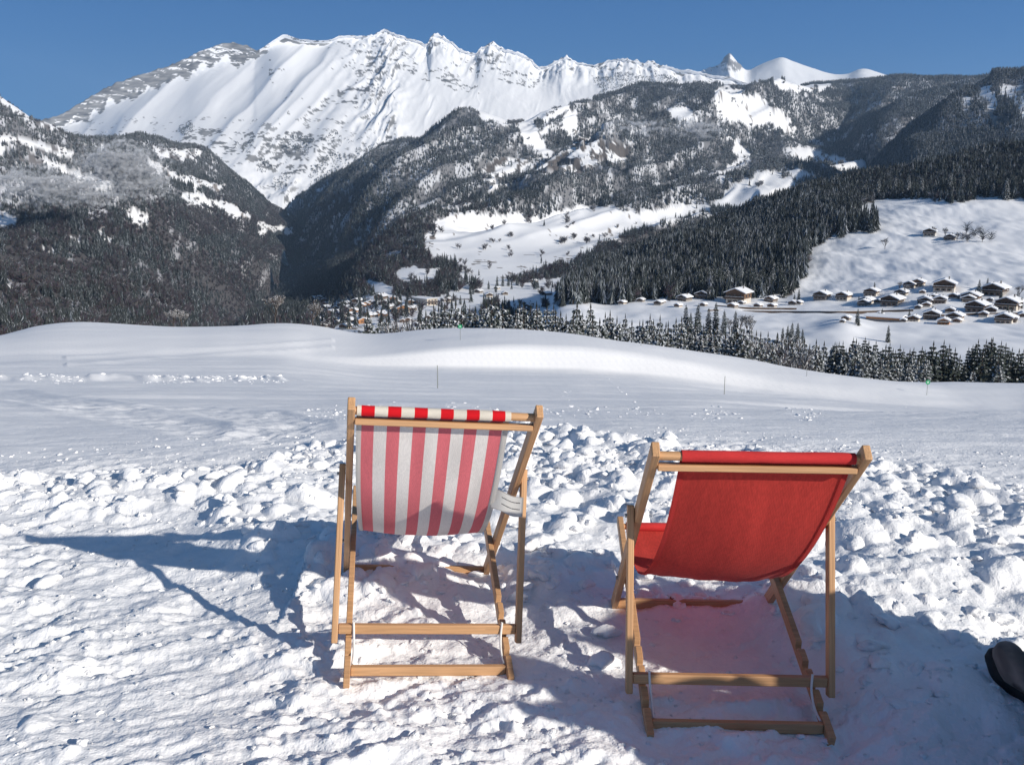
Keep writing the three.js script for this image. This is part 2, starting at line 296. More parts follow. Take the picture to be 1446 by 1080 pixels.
// the high range
const rangeCrest = [[20, 190], [60, 172], [90, 159], [120, 140], [150, 123], [185, 108], [215, 99], [250, 88], [285, 72], [322, 59], [352, 66], [364, 72], [385, 59], [402, 50], [425, 57], [460, 58], [500, 54], [524, 56], [543, 44], [560, 52], [588, 60], [603, 66], [610, 55], [628, 58], [650, 72], [669, 81], [680, 71], [700, 70], [722, 76], [745, 84], [762, 96], [785, 92], [796, 86], [812, 92], [840, 95], [862, 89], [878, 87], [902, 94], [925, 96], [950, 98], [980, 104], [1020, 112], [1090, 125]];
const crestSmooth = (u) => { let s = 0, w = 0; for (const [a, b] of rangeCrest) { const k = Math.exp(-(((a - u) / 45) ** 2)); s += k * b; w += k; } return s / w; };
const cliff = (u) => lerp(4, lerp(10, 25, sstep(60, 120, u)), sstep(395, 330, u));
const CRAGS = [[[425, 158], [470, 132], [512, 98], [526, 58], [546, 52], [548, 84], [540, 118], [506, 152], [468, 146], [432, 172]], [[556, 72], [600, 92], [650, 112], [676, 124], [660, 132], [610, 112], [562, 92]], [[250, 178], [330, 184], [420, 186], [480, 196], [470, 230], [400, 250], [340, 222], [262, 198]], [[690, 92], [730, 98], [770, 116], [750, 124], [700, 112]]];
const range = landform('mountain_range', 'high snow covered mountain range with a grey cliff band along its crest', [
  rangeCrest.map(([u, v]) => [u, 345, 6100]),
  rangeCrest.map(([u, v]) => [u, lerp(345, crestSmooth(u), 0.30), 6700]),
  rangeCrest.map(([u, v]) => [u, lerp(345, crestSmooth(u), 0.55), 7400]),
  rangeCrest.map(([u, v]) => [u, lerp(345, crestSmooth(u) + cliff(u), 0.80), 8300]),
  rangeCrest.map(([u, v]) => [u, lerp(v, crestSmooth(u), 0.6 * sstep(440, 400, u)) + cliff(u), 9150]),
  rangeCrest.map(([u, v]) => [u, v, 9200 + cliff(u) * 3]),
], 640, 270, (x, y, z, t) => {
  const u = seen(x, y, z)[0], slab = sstep(560, 430, u), up = sstep(0.12, 0.42, t), edge = 1 - 0.8 * sstep(0.88, 0.99, t);
  const xa = x / Math.hypot(x, z) * 8500, q = xa - 0.72 * y, p = xa * 0.6 + y;
  const qw = q + 90 * fbm(p / 800, q / 500, 3, 302);
  const rib = ridged(qw / 560, p / 4200, 2, 301) * 46 + ridged(qw / 230, p / 1900, 1, 303) * 13 * (0.6 + noise(q / 700, p / 900, 300)) + fbm(qw / 70, p / 300, 3, 304) * 4;
  const bowl = sstep(545, 590, u) * sstep(0.84, 0.66, t);
  const crag = ridged(x / 420 + 0.35 * noise(y / 200, x / 300, 310), y / 900 + z / 900, 4, 305) * 66 + ridged((x - 0.3 * y + 30 * noise(x / 90, y / 120, 320)) / 120, y / 380, 3, 306) * 32 + ridged((x - 0.2 * y) / 52, y / 170, 2, 321) * 12 + fbm(x / 45, y / 45, 3, 307) * 8;
  const low = (1 - up) * (fbm(x / 300, z / 300, 4, 309) * 60 + ridged(x / 160, z / 260, 3, 308) * 25);
  const teeth = sstep(0.93, 1, t) * (t > 1.02 ? 0 : 1) * (sstep(500, 620, u) * (ridged(x / 90, 3, 3, 312) * 20 - 5) + 9 * fbm(x / 40, 5, 3, 322));
  const wall = sstep(0.78, 0.84, t) * (t < 1.01 ? 1 : 0) * sstep(380, 340, u) * 12 * fbm(x / 40, y / 25, 3, 314);
  return (up * edge * (slab * rib + (1 - slab) * crag * (1 - 0.85 * bowl)) + low) * (t > 1.02 ? 0.3 : 1) - up * edge * 25 + teeth + wall;
}, (x, y, z, ny, u, v) => {
  const top = rangeCrest; let k = 0; while (k < top.length - 2 && u > top[k + 1][0]) k++;
  const vc = lerp(top[k][1], top[k + 1][1], clamp((u - top[k][0]) / (top[k + 1][0] - top[k][0])));
  const n = fbm(x / 55, y / 30, 4, 311), n2 = fbm(x / 260, y / 160, 3, 313), fine = fbm(x / 22, y / 14, 2, 319);
  let rock = 0;
  const c = cliff(u) * (1.0 + 0.4 * noise(u / 11, 0, 315)) + 3 * noise(u / 4, 0, 316);
  if (u < 366 && v - vc < c && v > vc - 5) rock = fbm(x / 160, y / 11 + 1.5 * noise(x / 60, y / 60, 318), 3, 317) + 0.5 * fine < 0.42 ? 1 : 0;
  else if (v - vc < 3.5 && fine < 0.25) rock = 0;
  else if (insideAny(CRAGS, u + 8 * n, v + 8 * n2)) rock = n + 0.7 * fine > (v > 165 ? 0.14 : 0.2) && ny < 0.97 ? 1 : 0;
  else if (u > 560 && v - vc > 60) rock = 0;
  else if (ny < 0.66 + 0.16 * n && n2 > -0.35 && u > 330) rock = 1;
  else if (ny < 0.80 + 0.1 * fine && n > 0.12 && n2 > 0.0 && u > 380) rock = 1;
  else if (v > 165 && n > 0.30 && fine > 0 && ny < 0.93) rock = 0.8;
  return mixc(SNOW, rockOf(x, y, z, 0.8), rock);
}, [[1.06, -260], [1.4, -1500]]);

// two far summits and a white dome behind the middle ridge
const farCrest = [[800, 112], [850, 105], [880, 98], [960, 108], [985, 104], [1000, 97], [1012, 94], [1018, 90], [1024, 80], [1031, 75], [1038, 83], [1048, 95], [1058, 99], [1070, 93], [1086, 86], [1104, 81], [1120, 86], [1146, 95], [1175, 104], [1196, 104], [1219, 97], [1246, 104], [1290, 118]];
landform('far_summits', 'small far snowy summits, one a pointed rock horn and one a white dome', [
  farCrest.map(([u]) => [u, 170, 10500]), farCrest.map(([u, v]) => [u, lerp(170, v, 0.5), 11600]), farCrest.map(([u, v]) => [u, v, 12800]),
], 260, 60, (x, y, z, t) => { const u = seen(x, y, z)[0]; const sharp = sstep(1058, 1045, u) ; return (sharp * ridged(x / 190, z / 600, 4, 331) * 32 + fbm(x / 260, z / 260, 3, 333) * 14) * sstep(0.1, 0.5, t) * (1 - 0.6 * sstep(0.9, 1, t)); },
(x, y, z, ny, u, v) => mixc(SNOW, rockOf(x, y, z, 0.5), u > 985 && u < 1050 && fbm(x / 60, y / 50, 3, 335) > (u > 1018 && u < 1042 ? -0.05 : 0.15) && v < 100 ? 0.9 : 0), [[1.06, -260], [1.3, -1200]]);

// open ground among the woods, outlined on bearings from the survey point
const jag = (u, v) => [u + 6 * noise(u / 9, v / 9, 401) + 3 * noise(u / 4, v / 4, 403), v + 4 * noise(u / 9, v / 7, 405) + 2 * noise(u / 3.5, v / 3.5, 407)];
const CLIFF = [[676, 246], [700, 222], [740, 224], [760, 236], [800, 214], [818, 194], [850, 198], [898, 206], [884, 228], [842, 232], [820, 248], [780, 244], [740, 244], [704, 254]];
const OPEN_MASSIF = [
  [[728, 172], [746, 166], [762, 186], [780, 222], [764, 222], [742, 196]], [[760, 168], [775, 164], [779, 178], [769, 192]], [[675, 252], [706, 246], [700, 266], [690, 262]], [[795, 160], [815, 155], [820, 196], [800, 200]],
  [[590, 352], [618, 312], [660, 303], [720, 300], [760, 308], [796, 294], [850, 290], [900, 300], [992, 286], [1004, 300], [900, 326], [850, 346], [806, 372], [760, 384], [700, 402], [640, 402], [652, 380], [612, 366]],
  [[1008, 284], [1050, 252], [1090, 240], [1124, 256], [1128, 276], [1080, 302], [1010, 292]], [[1104, 214], [1130, 205], [1162, 216], [1248, 231], [1242, 241], [1190, 237], [1130, 226]], [[1108, 236], [1142, 240], [1152, 256], [1120, 250]],
  [[1032, 194], [1046, 200], [1064, 226], [1020, 252], [1012, 244], [1040, 226]], [[1008, 128], [1032, 121], [1072, 140], [1102, 156], [1130, 190], [1108, 186], [1050, 178], [1010, 170]], [[1085, 108], [1170, 116], [1180, 128], [1100, 128]],
  [[436, 470], [440, 434], [480, 424], [540, 414], [605, 420], [660, 404], [815, 388], [815, 470]], [[505, 400], [540, 398], [562, 404], [544, 416], [515, 409]], [[552, 382], [600, 376], [627, 385], [612, 398], [560, 396]], [[815, 388], [1300, 388], [1300, 480], [815, 480]],
  [[670, 150], [700, 152], [760, 156], [800, 138], [806, 152], [770, 172], [690, 176], [674, 170]],
  [[535, 300], [548, 296], [552, 304]], [[620, 290], [640, 286], [630, 300]], [[935, 150], [975, 155], [985, 172], [950, 168]], [[850, 118], [890, 112], [880, 126], [850, 130]],
];
function openMassif(u, v) { const [a, b] = jag(u, v); return insideAny(OPEN_MASSIF, a, b) ? 1 : 0; }
// the wooded mountain in the middle, down to the floor of the valley
const V = 478, massif = landform('wooded_mountain', 'wooded mountain above the valley with open snow fields at its foot', [
  [[340, V, 1000], [430, V, 1000], [500, V, 1000], [560, V, 1000], [640, V, 1000], [740, V, 1000], [830, V, 1000], [920, V, 1000], [1010, V, 1000], [1100, V, 1000], [1200, V, 1000], [1290, V, 1000]],
  [[362, 428, 3300], [438, 420, 2600], [508, 410, 1700], [575, 402, 1600], [650, 400, 1650], [745, 400, 1700], [830, 400, 1700], [920, 400, 1700], [1010, 400, 1700], [1100, 400, 1700], [1200, 400, 1700], [1280, 400, 1700]],
  [[384, 380, 4100], [450, 378, 3350], [518, 365, 2300], [585, 350, 2100], [650, 350, 2150], [745, 350, 2200], [830, 350, 2200], [920, 350, 2200], [1010, 350, 2200], [1100, 350, 2200], [1200, 350, 2200], [1280, 350, 2200]],
  [[402, 346, 4700], [455, 340, 3950], [525, 318, 2900], [590, 305, 2500], [650, 300, 2600], [745, 300, 2650], [830, 300, 2700], [920, 300, 2700], [1010, 300, 2600], [1100, 300, 2600], [1190, 300, 2600], [1270, 300, 2700]],
  [[412, 322, 4900], [452, 305, 4400], [525, 270, 3600], [590, 252, 3100], [650, 245, 3100], [745, 240, 3200], [830, 240, 3300], [920, 240, 3300], [1010, 240, 3200], [1095, 252, 3050], [1180, 262, 3000], [1260, 258, 3150]],
  [[402, 305, 5400], [446, 278, 5000], [522, 235, 4400], [596, 210, 3800], [655, 190, 3700], [745, 200, 3700], [826, 178, 4000], [915, 172, 4100], [1006, 172, 4000], [1080, 192, 4000], [1160, 218, 3800], [1250, 235, 3900]],
  [[382, 306, 5800], [440, 258, 5500], [520, 215, 5200], [600, 187, 4700], [660, 157, 4300], [742, 168, 4350], [812, 136, 4800], [900, 119, 5000], [985, 116, 5000], [1050, 116, 5200], [1120, 116, 5600], [1230, 116, 6200]],
], 420, 330, (x, y, z, t, s) => {
  const a = sstep(0.28, 0.55, t) * (1 - 0.5 * sstep(0.93, 1, t)), [u, v] = seen(x, y, z);
  const q = x * 0.8 + z * 0.6;
  let d = a * (ridged(q / 520, (z - x) / 2600, 2, 351) * 125 + ridged((q + 40 * fbm(z / 300, x / 300, 2, 352)) / 230, (z - x * 0.6) / 900, 3, 353) * 48) - a * 80 + fbm(x / 120, z / 160, 3, 355) * (3 + 9 * a);
  if (inside(CLIFF, u, v)) d += 22 * (Math.floor(y / 45 + fbm(x / 130, z / 130, 3, 357) * 1.4) - y / 45) + 10 * fbm(x / 30, z / 40, 2, 358);
  return d;
}, (x, y, z, ny, u, v) => {
  const n = fbm(x / 38, z / 38 + y / 20, 3, 361);
  if (inside(CLIFF, u, v)) return ny < 0.76 + 0.14 * n || n > 0.08 ? mixc([0.05, 0.045, 0.045], [0.16, 0.14, 0.13], 0.5 + 0.5 * fbm(x / 20, y / 6, 2, 363)) : SNOW;
  if (openMassif(u, v) > 0.5) return n > 0.5 && fbm(x / 14, z / 14, 2, 365) > 0.1 ? [0.2, 0.17, 0.15] : SNOW;
  return v + 40 * fbm(u / 50, v / 50, 2, 366) > 330 ? (n > 0.25 ? [0.40, 0.40, 0.42] : [0.085, 0.08, 0.083]) : (n > 0.05 ? [0.6, 0.61, 0.64] : [0.2, 0.2, 0.21]);
});
// the wooded slope on the left, with hanging meadows
const OPEN_LEFT = [
  [[-160, 60], [0, 137], [85, 171], [98, 186], [72, 187], [40, 172], [0, 152], [-160, 110]], [[-100, 190], [0, 191], [30, 194], [104, 214], [108, 222], [82, 223], [60, 216], [0, 204], [-100, 205]], [[-60, 206], [0, 207], [24, 213], [0, 224], [-60, 224]],
  [[24, 226], [40, 217], [76, 228], [110, 240], [166, 262], [164, 273], [120, 263], [80, 241], [40, 233]], [[110, 192], [130, 197], [152, 216], [140, 213]], [[212, 226], [236, 240], [270, 251], [320, 262], [316, 268], [290, 269], [262, 259], [240, 256], [216, 240]],
  [[252, 272], [270, 269], [312, 284], [346, 297], [354, 311], [335, 309], [300, 296], [265, 286]], [[170, 300], [186, 296], [208, 305], [206, 313], [195, 319], [180, 308]], [[128, 328], [143, 324], [150, 340], [164, 330], [163, 341], [148, 349]], [[98, 340], [118, 334], [114, 344]], [[114, 351], [142, 350], [138, 357]],
  [[362, 314], [400, 321], [428, 325], [422, 334], [395, 330], [368, 331]], [[392, 288], [412, 296], [409, 306]], [[-60, 296], [0, 300], [22, 310], [20, 323], [0, 323], [-60, 320]], [[214, 207], [282, 212], [278, 228], [224, 226]], [[172, 381], [196, 383], [194, 387], [174, 386]], [[-60, 440], [0, 445], [24, 451], [18, 458], [-60, 460]], [[55, 346], [80, 352], [78, 357], [57, 352]], [[10, 398], [22, 396], [20, 408], [10, 407]],
];
function openLeft(u, v) { const [a, b] = jag(u, v); return insideAny(OPEN_LEFT, a, b) ? 1 : 0; }
const leftHill = landform('wooded_hillside', 'dark wooded hillside with small hanging snow meadows', [
  [[-170, 505, 760], [0, 490, 800], [100, 488, 850], [200, 488, 950], [290, 488, 1300], [350, 488, 1900], [362, 486, 2300]],
  [[-170, 400, 1300], [0, 400, 1400], [100, 398, 1500], [200, 398, 1700], [290, 400, 2050], [345, 408, 2400], [374, 415, 2700]],
  [[-170, 320, 1800], [0, 315, 1900], [100, 315, 2000], [200, 315, 2300], [295, 326, 2850], [365, 348, 3300], [404, 360, 3700]],
  [[-170, 225, 2400], [0, 235, 2500], [100, 243, 2650], [200, 250, 3000], [298, 268, 3650], [372, 300, 4200], [420, 334, 4700]],
  [[-170, 95, 3400], [0, 142, 3500], [100, 189, 3650], [200, 202, 3950], [292, 210, 4500], [372, 268, 5000], [430, 326, 5500]],
], 240, 190, (x, y, z, t) => {
  const a = sstep(0.05, 0.3, t) * (1 - 0.45 * sstep(0.93, 1, t));
  return a * (ridged(x / 420 + z / 1200, z / 800, 3, 371) * 105 - 52 + fbm(x / 150, z / 150, 3, 373) * 14);
}, (x, y, z, ny, u, v) => {
  const n = fbm(x / 38, z / 38 + y / 20, 3, 375);
  if (openLeft(u, v) > 0.5) return v < 232 && n > 0.2 ? [0.16, 0.15, 0.15] : n > 0.42 ? [0.25, 0.22, 0.2] : SNOW;
  return v + 50 * fbm(u / 60, v / 60, 2, 376) > 290 ? (n > 0.38 ? [0.32, 0.32, 0.34] : [0.07, 0.065, 0.068]) : (n > 0.05 ? [0.55, 0.56, 0.6] : [0.18, 0.18, 0.19]);
});

// wooded ridges stepping back on the right
function ridgeland(name, label, rows, seed, nu = 150, nv = 110) {
  return landform(name, label, rows, nu, nv, (x, y, z, t) => { const a = sstep(0.05, 0.3, t) * (1 - 0.6 * sstep(0.9, 1, t)); const q = x * 0.8 + z * 0.5; return a * (ridged(q / 420, (x - z) / 2200, 3, seed) * 55 - 28 + fbm(x / 120, z / 120, 3, seed + 3) * 12); },
    (x, y, z, ny, u, v) => { const n = fbm(x / 40, z / 40 + y / 20, 3, seed + 5); if (openRight(u, v)) return n > 0.2 ? [0.3, 0.29, 0.28] : SNOW; return n > 0.0 ? [0.5, 0.51, 0.54] : [0.2, 0.19, 0.19]; });
}
const OPEN_RIGHT = [[[1385, 126], [1400, 122], [1412, 150], [1410, 180], [1398, 180], [1388, 150]], [[1410, 122], [1446, 118], [1500, 110], [1500, 160], [1440, 170], [1424, 140]], [[1362, 140], [1376, 138], [1374, 165], [1366, 164]]];
function openRight(u, v) { const [a, b] = jag(u, v); return insideAny(OPEN_RIGHT, a, b); }
const ridgeC = ridgeland('back_ridge', 'farthest of the wooded ridges on the right', [
  [[1150, 245, 5000], [1215, 245, 4700], [1280, 245, 4600], [1360, 245, 4600], [1470, 245, 4600], [1600, 245, 4600]],
  [[1140, 170, 5700], [1205, 185, 5100], [1262, 175, 5000], [1350, 175, 5100], [1470, 175, 5100], [1600, 175, 5100]],
  [[1130, 120, 6600], [1210, 116, 6200], [1272, 106, 6000], [1345, 108, 6000], [1470, 110, 6000], [1600, 110, 6000]],
], 411);
const ridgeB = ridgeland('middle_ridge', 'wooded ridge between the others on the right, its near side in shade', [
  [[1206, 245, 4300], [1236, 245, 3900], [1300, 245, 3800], [1400, 245, 3800], [1600, 245, 3800]],
  [[1196, 200, 4900], [1244, 192, 4200], [1310, 185, 4200], [1400, 180, 4300], [1600, 180, 4300]],
  [[1212, 172, 5300], [1262, 150, 4900], [1316, 128, 4900], [1392, 116, 5000], [1600, 110, 5000]],
], 421);
const ridgeA = ridgeland('front_ridge', 'nearest wooded ridge on the right with snowy ravines near its top', [
  [[1225, 290, 2700], [1262, 290, 2300], [1320, 290, 2300], [1400, 290, 2300], [1500, 290, 2300], [1650, 290, 2300]],
  [[1222, 250, 3400], [1275, 235, 2700], [1335, 220, 2700], [1400, 210, 2700], [1500, 200, 2700], [1650, 190, 2700]],
  [[1236, 232, 3900], [1262, 200, 3300], [1318, 156, 3200], [1395, 115, 3300], [1424, 106, 3400], [1650, 120, 3400]],
], 431);

// the near slope on the right with the hamlet, its wooded spur and the wood above it
const SPUR = [[790, 430], [800, 404], [835, 372], [900, 340], [1000, 312], [1100, 288], [1196, 258], [1216, 290], [1192, 330], [1150, 346], [1136, 382], [1116, 416], [1060, 420], [960, 420], [860, 428]];
const RIDGEWOOD = [[1192, 252], [1560, 120], [1560, 292], [1446, 281], [1400, 276], [1340, 284], [1250, 277], [1212, 292]];
const slope = landform('village_slope', 'smooth snow slope behind the hamlet', [
  [[690, 787, 255], [770, 575, 255], [870, 572, 260], [960, 570, 265], [1050, 570, 270], [1130, 570, 275], [1210, 570, 280], [1300, 570, 285], [1400, 570, 290], [1560, 570, 295]],
  [[690, 688, 420], [770, 500, 420], [870, 500, 420], [960, 500, 420], [1050, 500, 420], [1130, 500, 420], [1210, 502, 420], [1300, 504, 420], [1400, 506, 420], [1560, 508, 420]],
  [[695, 588, 560], [775, 455, 560], [870, 452, 570], [960, 451, 570], [1050, 450, 570], [1130, 450, 570], [1210, 450, 570], [1300, 450, 570], [1400, 452, 570], [1560, 454, 570]],
  [[700, 548, 700], [780, 432, 700], [870, 423, 720], [960, 420, 720], [1050, 418, 710], [1130, 417, 700], [1210, 415, 690], [1300, 412, 680], [1400, 412, 670], [1560, 412, 670]],
  [[705, 527, 820], [790, 424, 820], [868, 392, 960], [960, 372, 950], [1050, 356, 930], [1130, 345, 910], [1210, 342, 890], [1300, 342, 870], [1400, 342, 860], [1560, 342, 860]],
  [[710, 517, 880], [798, 420, 880], [866, 376, 1120], [955, 338, 1200], [1050, 308, 1250], [1130, 286, 1260], [1212, 278, 1180], [1300, 276, 1130], [1400, 274, 1110], [1560, 276, 1110]],
  [[715, 508, 930], [804, 418, 930], [866, 372, 1170], [955, 333, 1270], [1050, 302, 1330], [1130, 279, 1380], [1212, 262, 1360], [1300, 246, 1420], [1400, 226, 1470], [1560, 180, 1550]],
], 330, 240, (x, y, z, t, s) => {
  const [u, v] = seen(x, y, z); const a = sstep(0.3, 0.5, t) * (1 - 0.5 * sstep(0.94, 1, t));
  let d = fbm(x / 45, z / 60, 3, 441) * 2.2 + fbm(x / 12, z / 18, 2, 442) * 0.6 + a * fbm(x / 110, z / 110, 3, 443) * 6;
  if (v < 412 && v > 285 && u > 1120) d += ridged((x + 0.8 * y) / 26, y / 60, 2, 445) * 1.3 * sstep(-0.1, 0.4, fbm(x / 60, z / 60, 2, 447)) + fbm(x / 7, z / 9, 3, 449) * 0.8;   // slid snow and creep folds
  const lip = Math.exp(-(((v - 441 - 0.01 * (u - 1200)) / 2.4) ** 2)) * sstep(1010, 1060, u) * sstep(1340, 1290, u); d += 0; d -= lip * 1.2;   // the road cut
  d += 4 * Math.exp(-(((u - 1190) / 34) ** 2) - (((v - 468) / 16) ** 2));
  return d;
}, (x, y, z, ny, u, v) => {
  const [a, b] = jag(u, v), n = fbm(x / 9, z / 9, 3, 451);
  if (inside(SPUR, a, b) || inside(RIDGEWOOD, a, b)) return n > 0.1 ? [0.5, 0.5, 0.52] : [0.14, 0.12, 0.11];
  return SNOW;
}, [[1.2, -60], [1.6, -300]]);
// ------------------------------------------------------------------ woods
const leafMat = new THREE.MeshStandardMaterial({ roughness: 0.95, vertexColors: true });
function soup() { const p = [], c = []; return { tri(a, b, d, ca, cb, cd) { p.push(...a, ...b, ...d); c.push(...ca, ...(cb || ca), ...(cd || ca)); }, build() { const g = new THREE.BufferGeometry(); g.setAttribute('position', new THREE.Float32BufferAttribute(p, 3)); g.setAttribute('color', new THREE.Float32BufferAttribute(c, 3)); g.computeVertexNormals(); return g; }, n: () => p.length / 9 }; }
// a conifer one metre tall seen from afar: ragged skirts of boughs, snow lying on some of them
function farConifer(frost, seed, slim) {
  const s = soup(); let q = seed; const R = () => hash(q++, 7, 501);
  s.tri([-0.02, 0, 0], [0.02, 0, 0], [0, 0.25, 0.01], [0.06, 0.045, 0.04]);
  const tiers = 6;
  for (let k = 0; k < tiers; k++) {
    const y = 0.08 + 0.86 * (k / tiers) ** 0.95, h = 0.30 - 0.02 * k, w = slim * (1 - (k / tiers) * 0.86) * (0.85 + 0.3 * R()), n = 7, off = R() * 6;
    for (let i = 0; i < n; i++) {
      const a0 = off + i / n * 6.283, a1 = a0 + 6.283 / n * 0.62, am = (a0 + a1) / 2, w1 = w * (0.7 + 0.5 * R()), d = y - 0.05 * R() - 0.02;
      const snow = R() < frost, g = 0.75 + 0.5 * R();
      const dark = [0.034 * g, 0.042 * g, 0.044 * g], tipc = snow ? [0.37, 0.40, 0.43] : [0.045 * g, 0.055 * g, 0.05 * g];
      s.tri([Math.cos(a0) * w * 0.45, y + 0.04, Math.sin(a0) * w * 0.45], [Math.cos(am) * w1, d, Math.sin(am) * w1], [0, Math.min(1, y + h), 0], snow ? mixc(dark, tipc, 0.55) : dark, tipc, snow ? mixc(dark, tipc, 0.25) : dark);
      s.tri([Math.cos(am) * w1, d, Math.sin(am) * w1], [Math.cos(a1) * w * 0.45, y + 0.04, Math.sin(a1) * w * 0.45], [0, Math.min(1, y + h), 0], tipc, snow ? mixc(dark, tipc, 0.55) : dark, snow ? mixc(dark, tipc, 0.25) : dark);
    }
  }
  return s.build();
}
// a leafless tree one metre tall seen from afar: forking stems and a haze of twigs
function farBare(frost, seed) {
  const s = soup(); let q = seed; const R = () => hash(q++, 9, 503);
  const stick = (a, b, w, c) => { const dx = b[0] - a[0], dz = b[2] - a[2], l = Math.hypot(dx, dz) || 1, px = -dz / l * w, pz = dx / l * w; s.tri([a[0] - px, a[1], a[2] - pz], [a[0] + px, a[1], a[2] + pz], b, c); s.tri([a[0], a[1] - w, a[2]], [a[0], a[1] + w, a[2]], b, c); };
  stick([0, 0, 0], [0.01, 0.6, 0], 0.025, [0.10, 0.085, 0.075]);
  for (let k = 0; k < 46; k++) {
    const a = R() * 6.283, y0 = 0.18 + 0.5 * R(), len = 0.2 + 0.22 * R(), up = 0.25 + 0.9 * R(), b = [Math.cos(a) * len, Math.min(1, y0 + len * up), Math.sin(a) * len];
    const c = R() < frost ? [0.30, 0.31, 0.33] : [0.050 + 0.045 * R(), 0.045 + 0.04 * R(), 0.048 + 0.038 * R()];
    stick([b[0] * 0.15, y0, b[2] * 0.15], b, 0.022, c);
    const e = a + 0.8 * (R() - 0.5); stick(b.map((x) => x * 0.6).map((x, n) => n === 1 ? lerp(y0, b[1], 0.55) : x), [b[0] + 0.12 * Math.cos(e), Math.min(1, b[1] + 0.12 * R()), b[2] + 0.12 * Math.sin(e)], 0.018, c);
  }
  return s.build();
}
const farGeo = { dark: [farConifer(0.08, 10, 0.17), farConifer(0.18, 900, 0.21)], frost: [farConifer(0.55, 2000, 0.17), farConifer(0.75, 3000, 0.21)], bare: [farBare(0.04, 4000)], rime: [farBare(0.45, 5000)] };
const woodCount = {};
function wood(name, label, land, count, kindAt, sizes, lean = 1) { // strew trees over a landform
  const lists = {};
  for (let k = 0; k < count; k++) {
    const p = land.pick(), [u, v] = seen(...p); if (u < -120 || u > 1566) continue;
    const kind = kindAt(u, v, p); if (!kind) continue;
    const set = farGeo[kind], key = kind + ':' + Math.floor(rand() * set.length);
    const h = lerp(sizes[0], sizes[1], rand() ** 1.3) * (0.8 + 0.35 * noise(p[0] / 90, p[2] / 90, 541)) * (kind === 'bare' || kind === 'rime' ? 0.72 : 1), w = h * rr(0.8, 1.25), a = rand() * 6.283, g = rr(0.72, 1.28);
    (lists[key] ||= []).push([p[0], p[1] - 0.6, p[2], h, w, a, g * rr(0.96, 1.05), g, g * rr(0.95, 1.08)]);
  }
  const M = new THREE.Matrix4(), Q = new THREE.Quaternion(), up = new THREE.Vector3(0, 1, 0), C = new THREE.Color();
  for (const key of Object.keys(lists).sort()) {
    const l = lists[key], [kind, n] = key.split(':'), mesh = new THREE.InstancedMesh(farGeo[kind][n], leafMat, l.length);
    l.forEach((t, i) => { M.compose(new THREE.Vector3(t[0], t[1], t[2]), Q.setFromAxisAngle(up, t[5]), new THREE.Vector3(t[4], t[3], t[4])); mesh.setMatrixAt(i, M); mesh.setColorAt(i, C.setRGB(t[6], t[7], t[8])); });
    mesh.name = numbered(name); mesh.castShadow = mesh.receiveShadow = true;
    mesh.userData = { kind: 'stuff', category: 'forest', label: { dark: 'dark conifers', frost: 'frosted conifers', bare: 'bare brown trees', rime: 'rime covered bare trees' }[kind] + ' ' + label };
    scene.add(mesh); woodCount[key + name] = l.length;
  }
}
const spots = (u, v, s, k) => noise(u / s, v / s, k);
wood('massif_forest', 'covering the middle mountain', massif, 125000, (u, v, p) => {
  if (u > 436 && u < 645 && v > 420) return rand() < 0.13 ? (rand() < 0.5 ? 'bare' : 'dark') : null;
  if (openMassif(u, v)) return v > 404 && spots(u, v, 14, 511) > (u < 640 ? 0.72 : 0.45) && u < 1000 ? (rand() < 0.5 ? 'dark' : 'bare') : (spots(u, v, 9, 513) > 0.62 && rand() < 0.4 ? (v > 300 ? 'bare' : 'rime') : rand() < 0.002 ? 'dark' : null);
  if (inside(CLIFF, u, v)) return rand() < 0.07 ? 'frost' : null;
  const low = sstep(285, 345, v + 26 * spots(u, v, 60, 515) + 30 * sstep(560, 440, u)), grove = fbm(u / 30, v / 22, 3, 519);
  if (fbm(u / 16 + 9, v / 9, 3, 518) > 0.5) return null;
  if (grove > 0.15 && rand() < 0.8) return v < 270 && rand() < 0.7 ? 'frost' : 'dark';
  if (rand() < low * 0.85) return rand() < 0.75 ? 'bare' : 'dark';
  const high = sstep(330, 190, v + 40 * spots(u, v, 45, 517));
  return rand() < 0.15 + 0.75 * high ? (rand() < 0.85 ? 'frost' : 'rime') : 'dark';
}, [17, 27]);
wood('hillside_forest', 'covering the left hillside', leftHill, 82000, (u, v) => {
  if (openLeft(u, v)) return rand() < 0.03 ? 'bare' : null;
  const low = sstep(245, 330, v + 36 * spots(u, v, 50, 521)), grove = fbm(u / 28, v / 20, 3, 525);
  if (grove > 0.12 && v > 250 && rand() < 0.85) return rand() < 0.8 ? 'dark' : 'frost';
  if (rand() < low * 0.8) return rand() < 0.92 ? 'bare' : 'rime';
  return rand() < 0.1 + 0.75 * sstep(330, 210, v + 30 * spots(u, v, 40, 523)) ? (rand() < 0.7 ? 'frost' : 'rime') : 'dark';
}, [14, 23]);
const ridgeKind = (u, v) => openRight(u, v) ? (rand() < 0.08 ? 'frost' : null) : rand() < 0.6 ? 'frost' : rand() < 0.7 ? 'dark' : 'rime';
wood('back_ridge_forest', 'on the farthest right ridge', ridgeC, 26000, ridgeKind, [18, 28]);
wood('middle_ridge_forest', 'on the middle right ridge', ridgeB, 20000, ridgeKind, [18, 27]);
wood('front_ridge_forest', 'on the nearest right ridge', ridgeA, 24000, ridgeKind, [16, 25]);
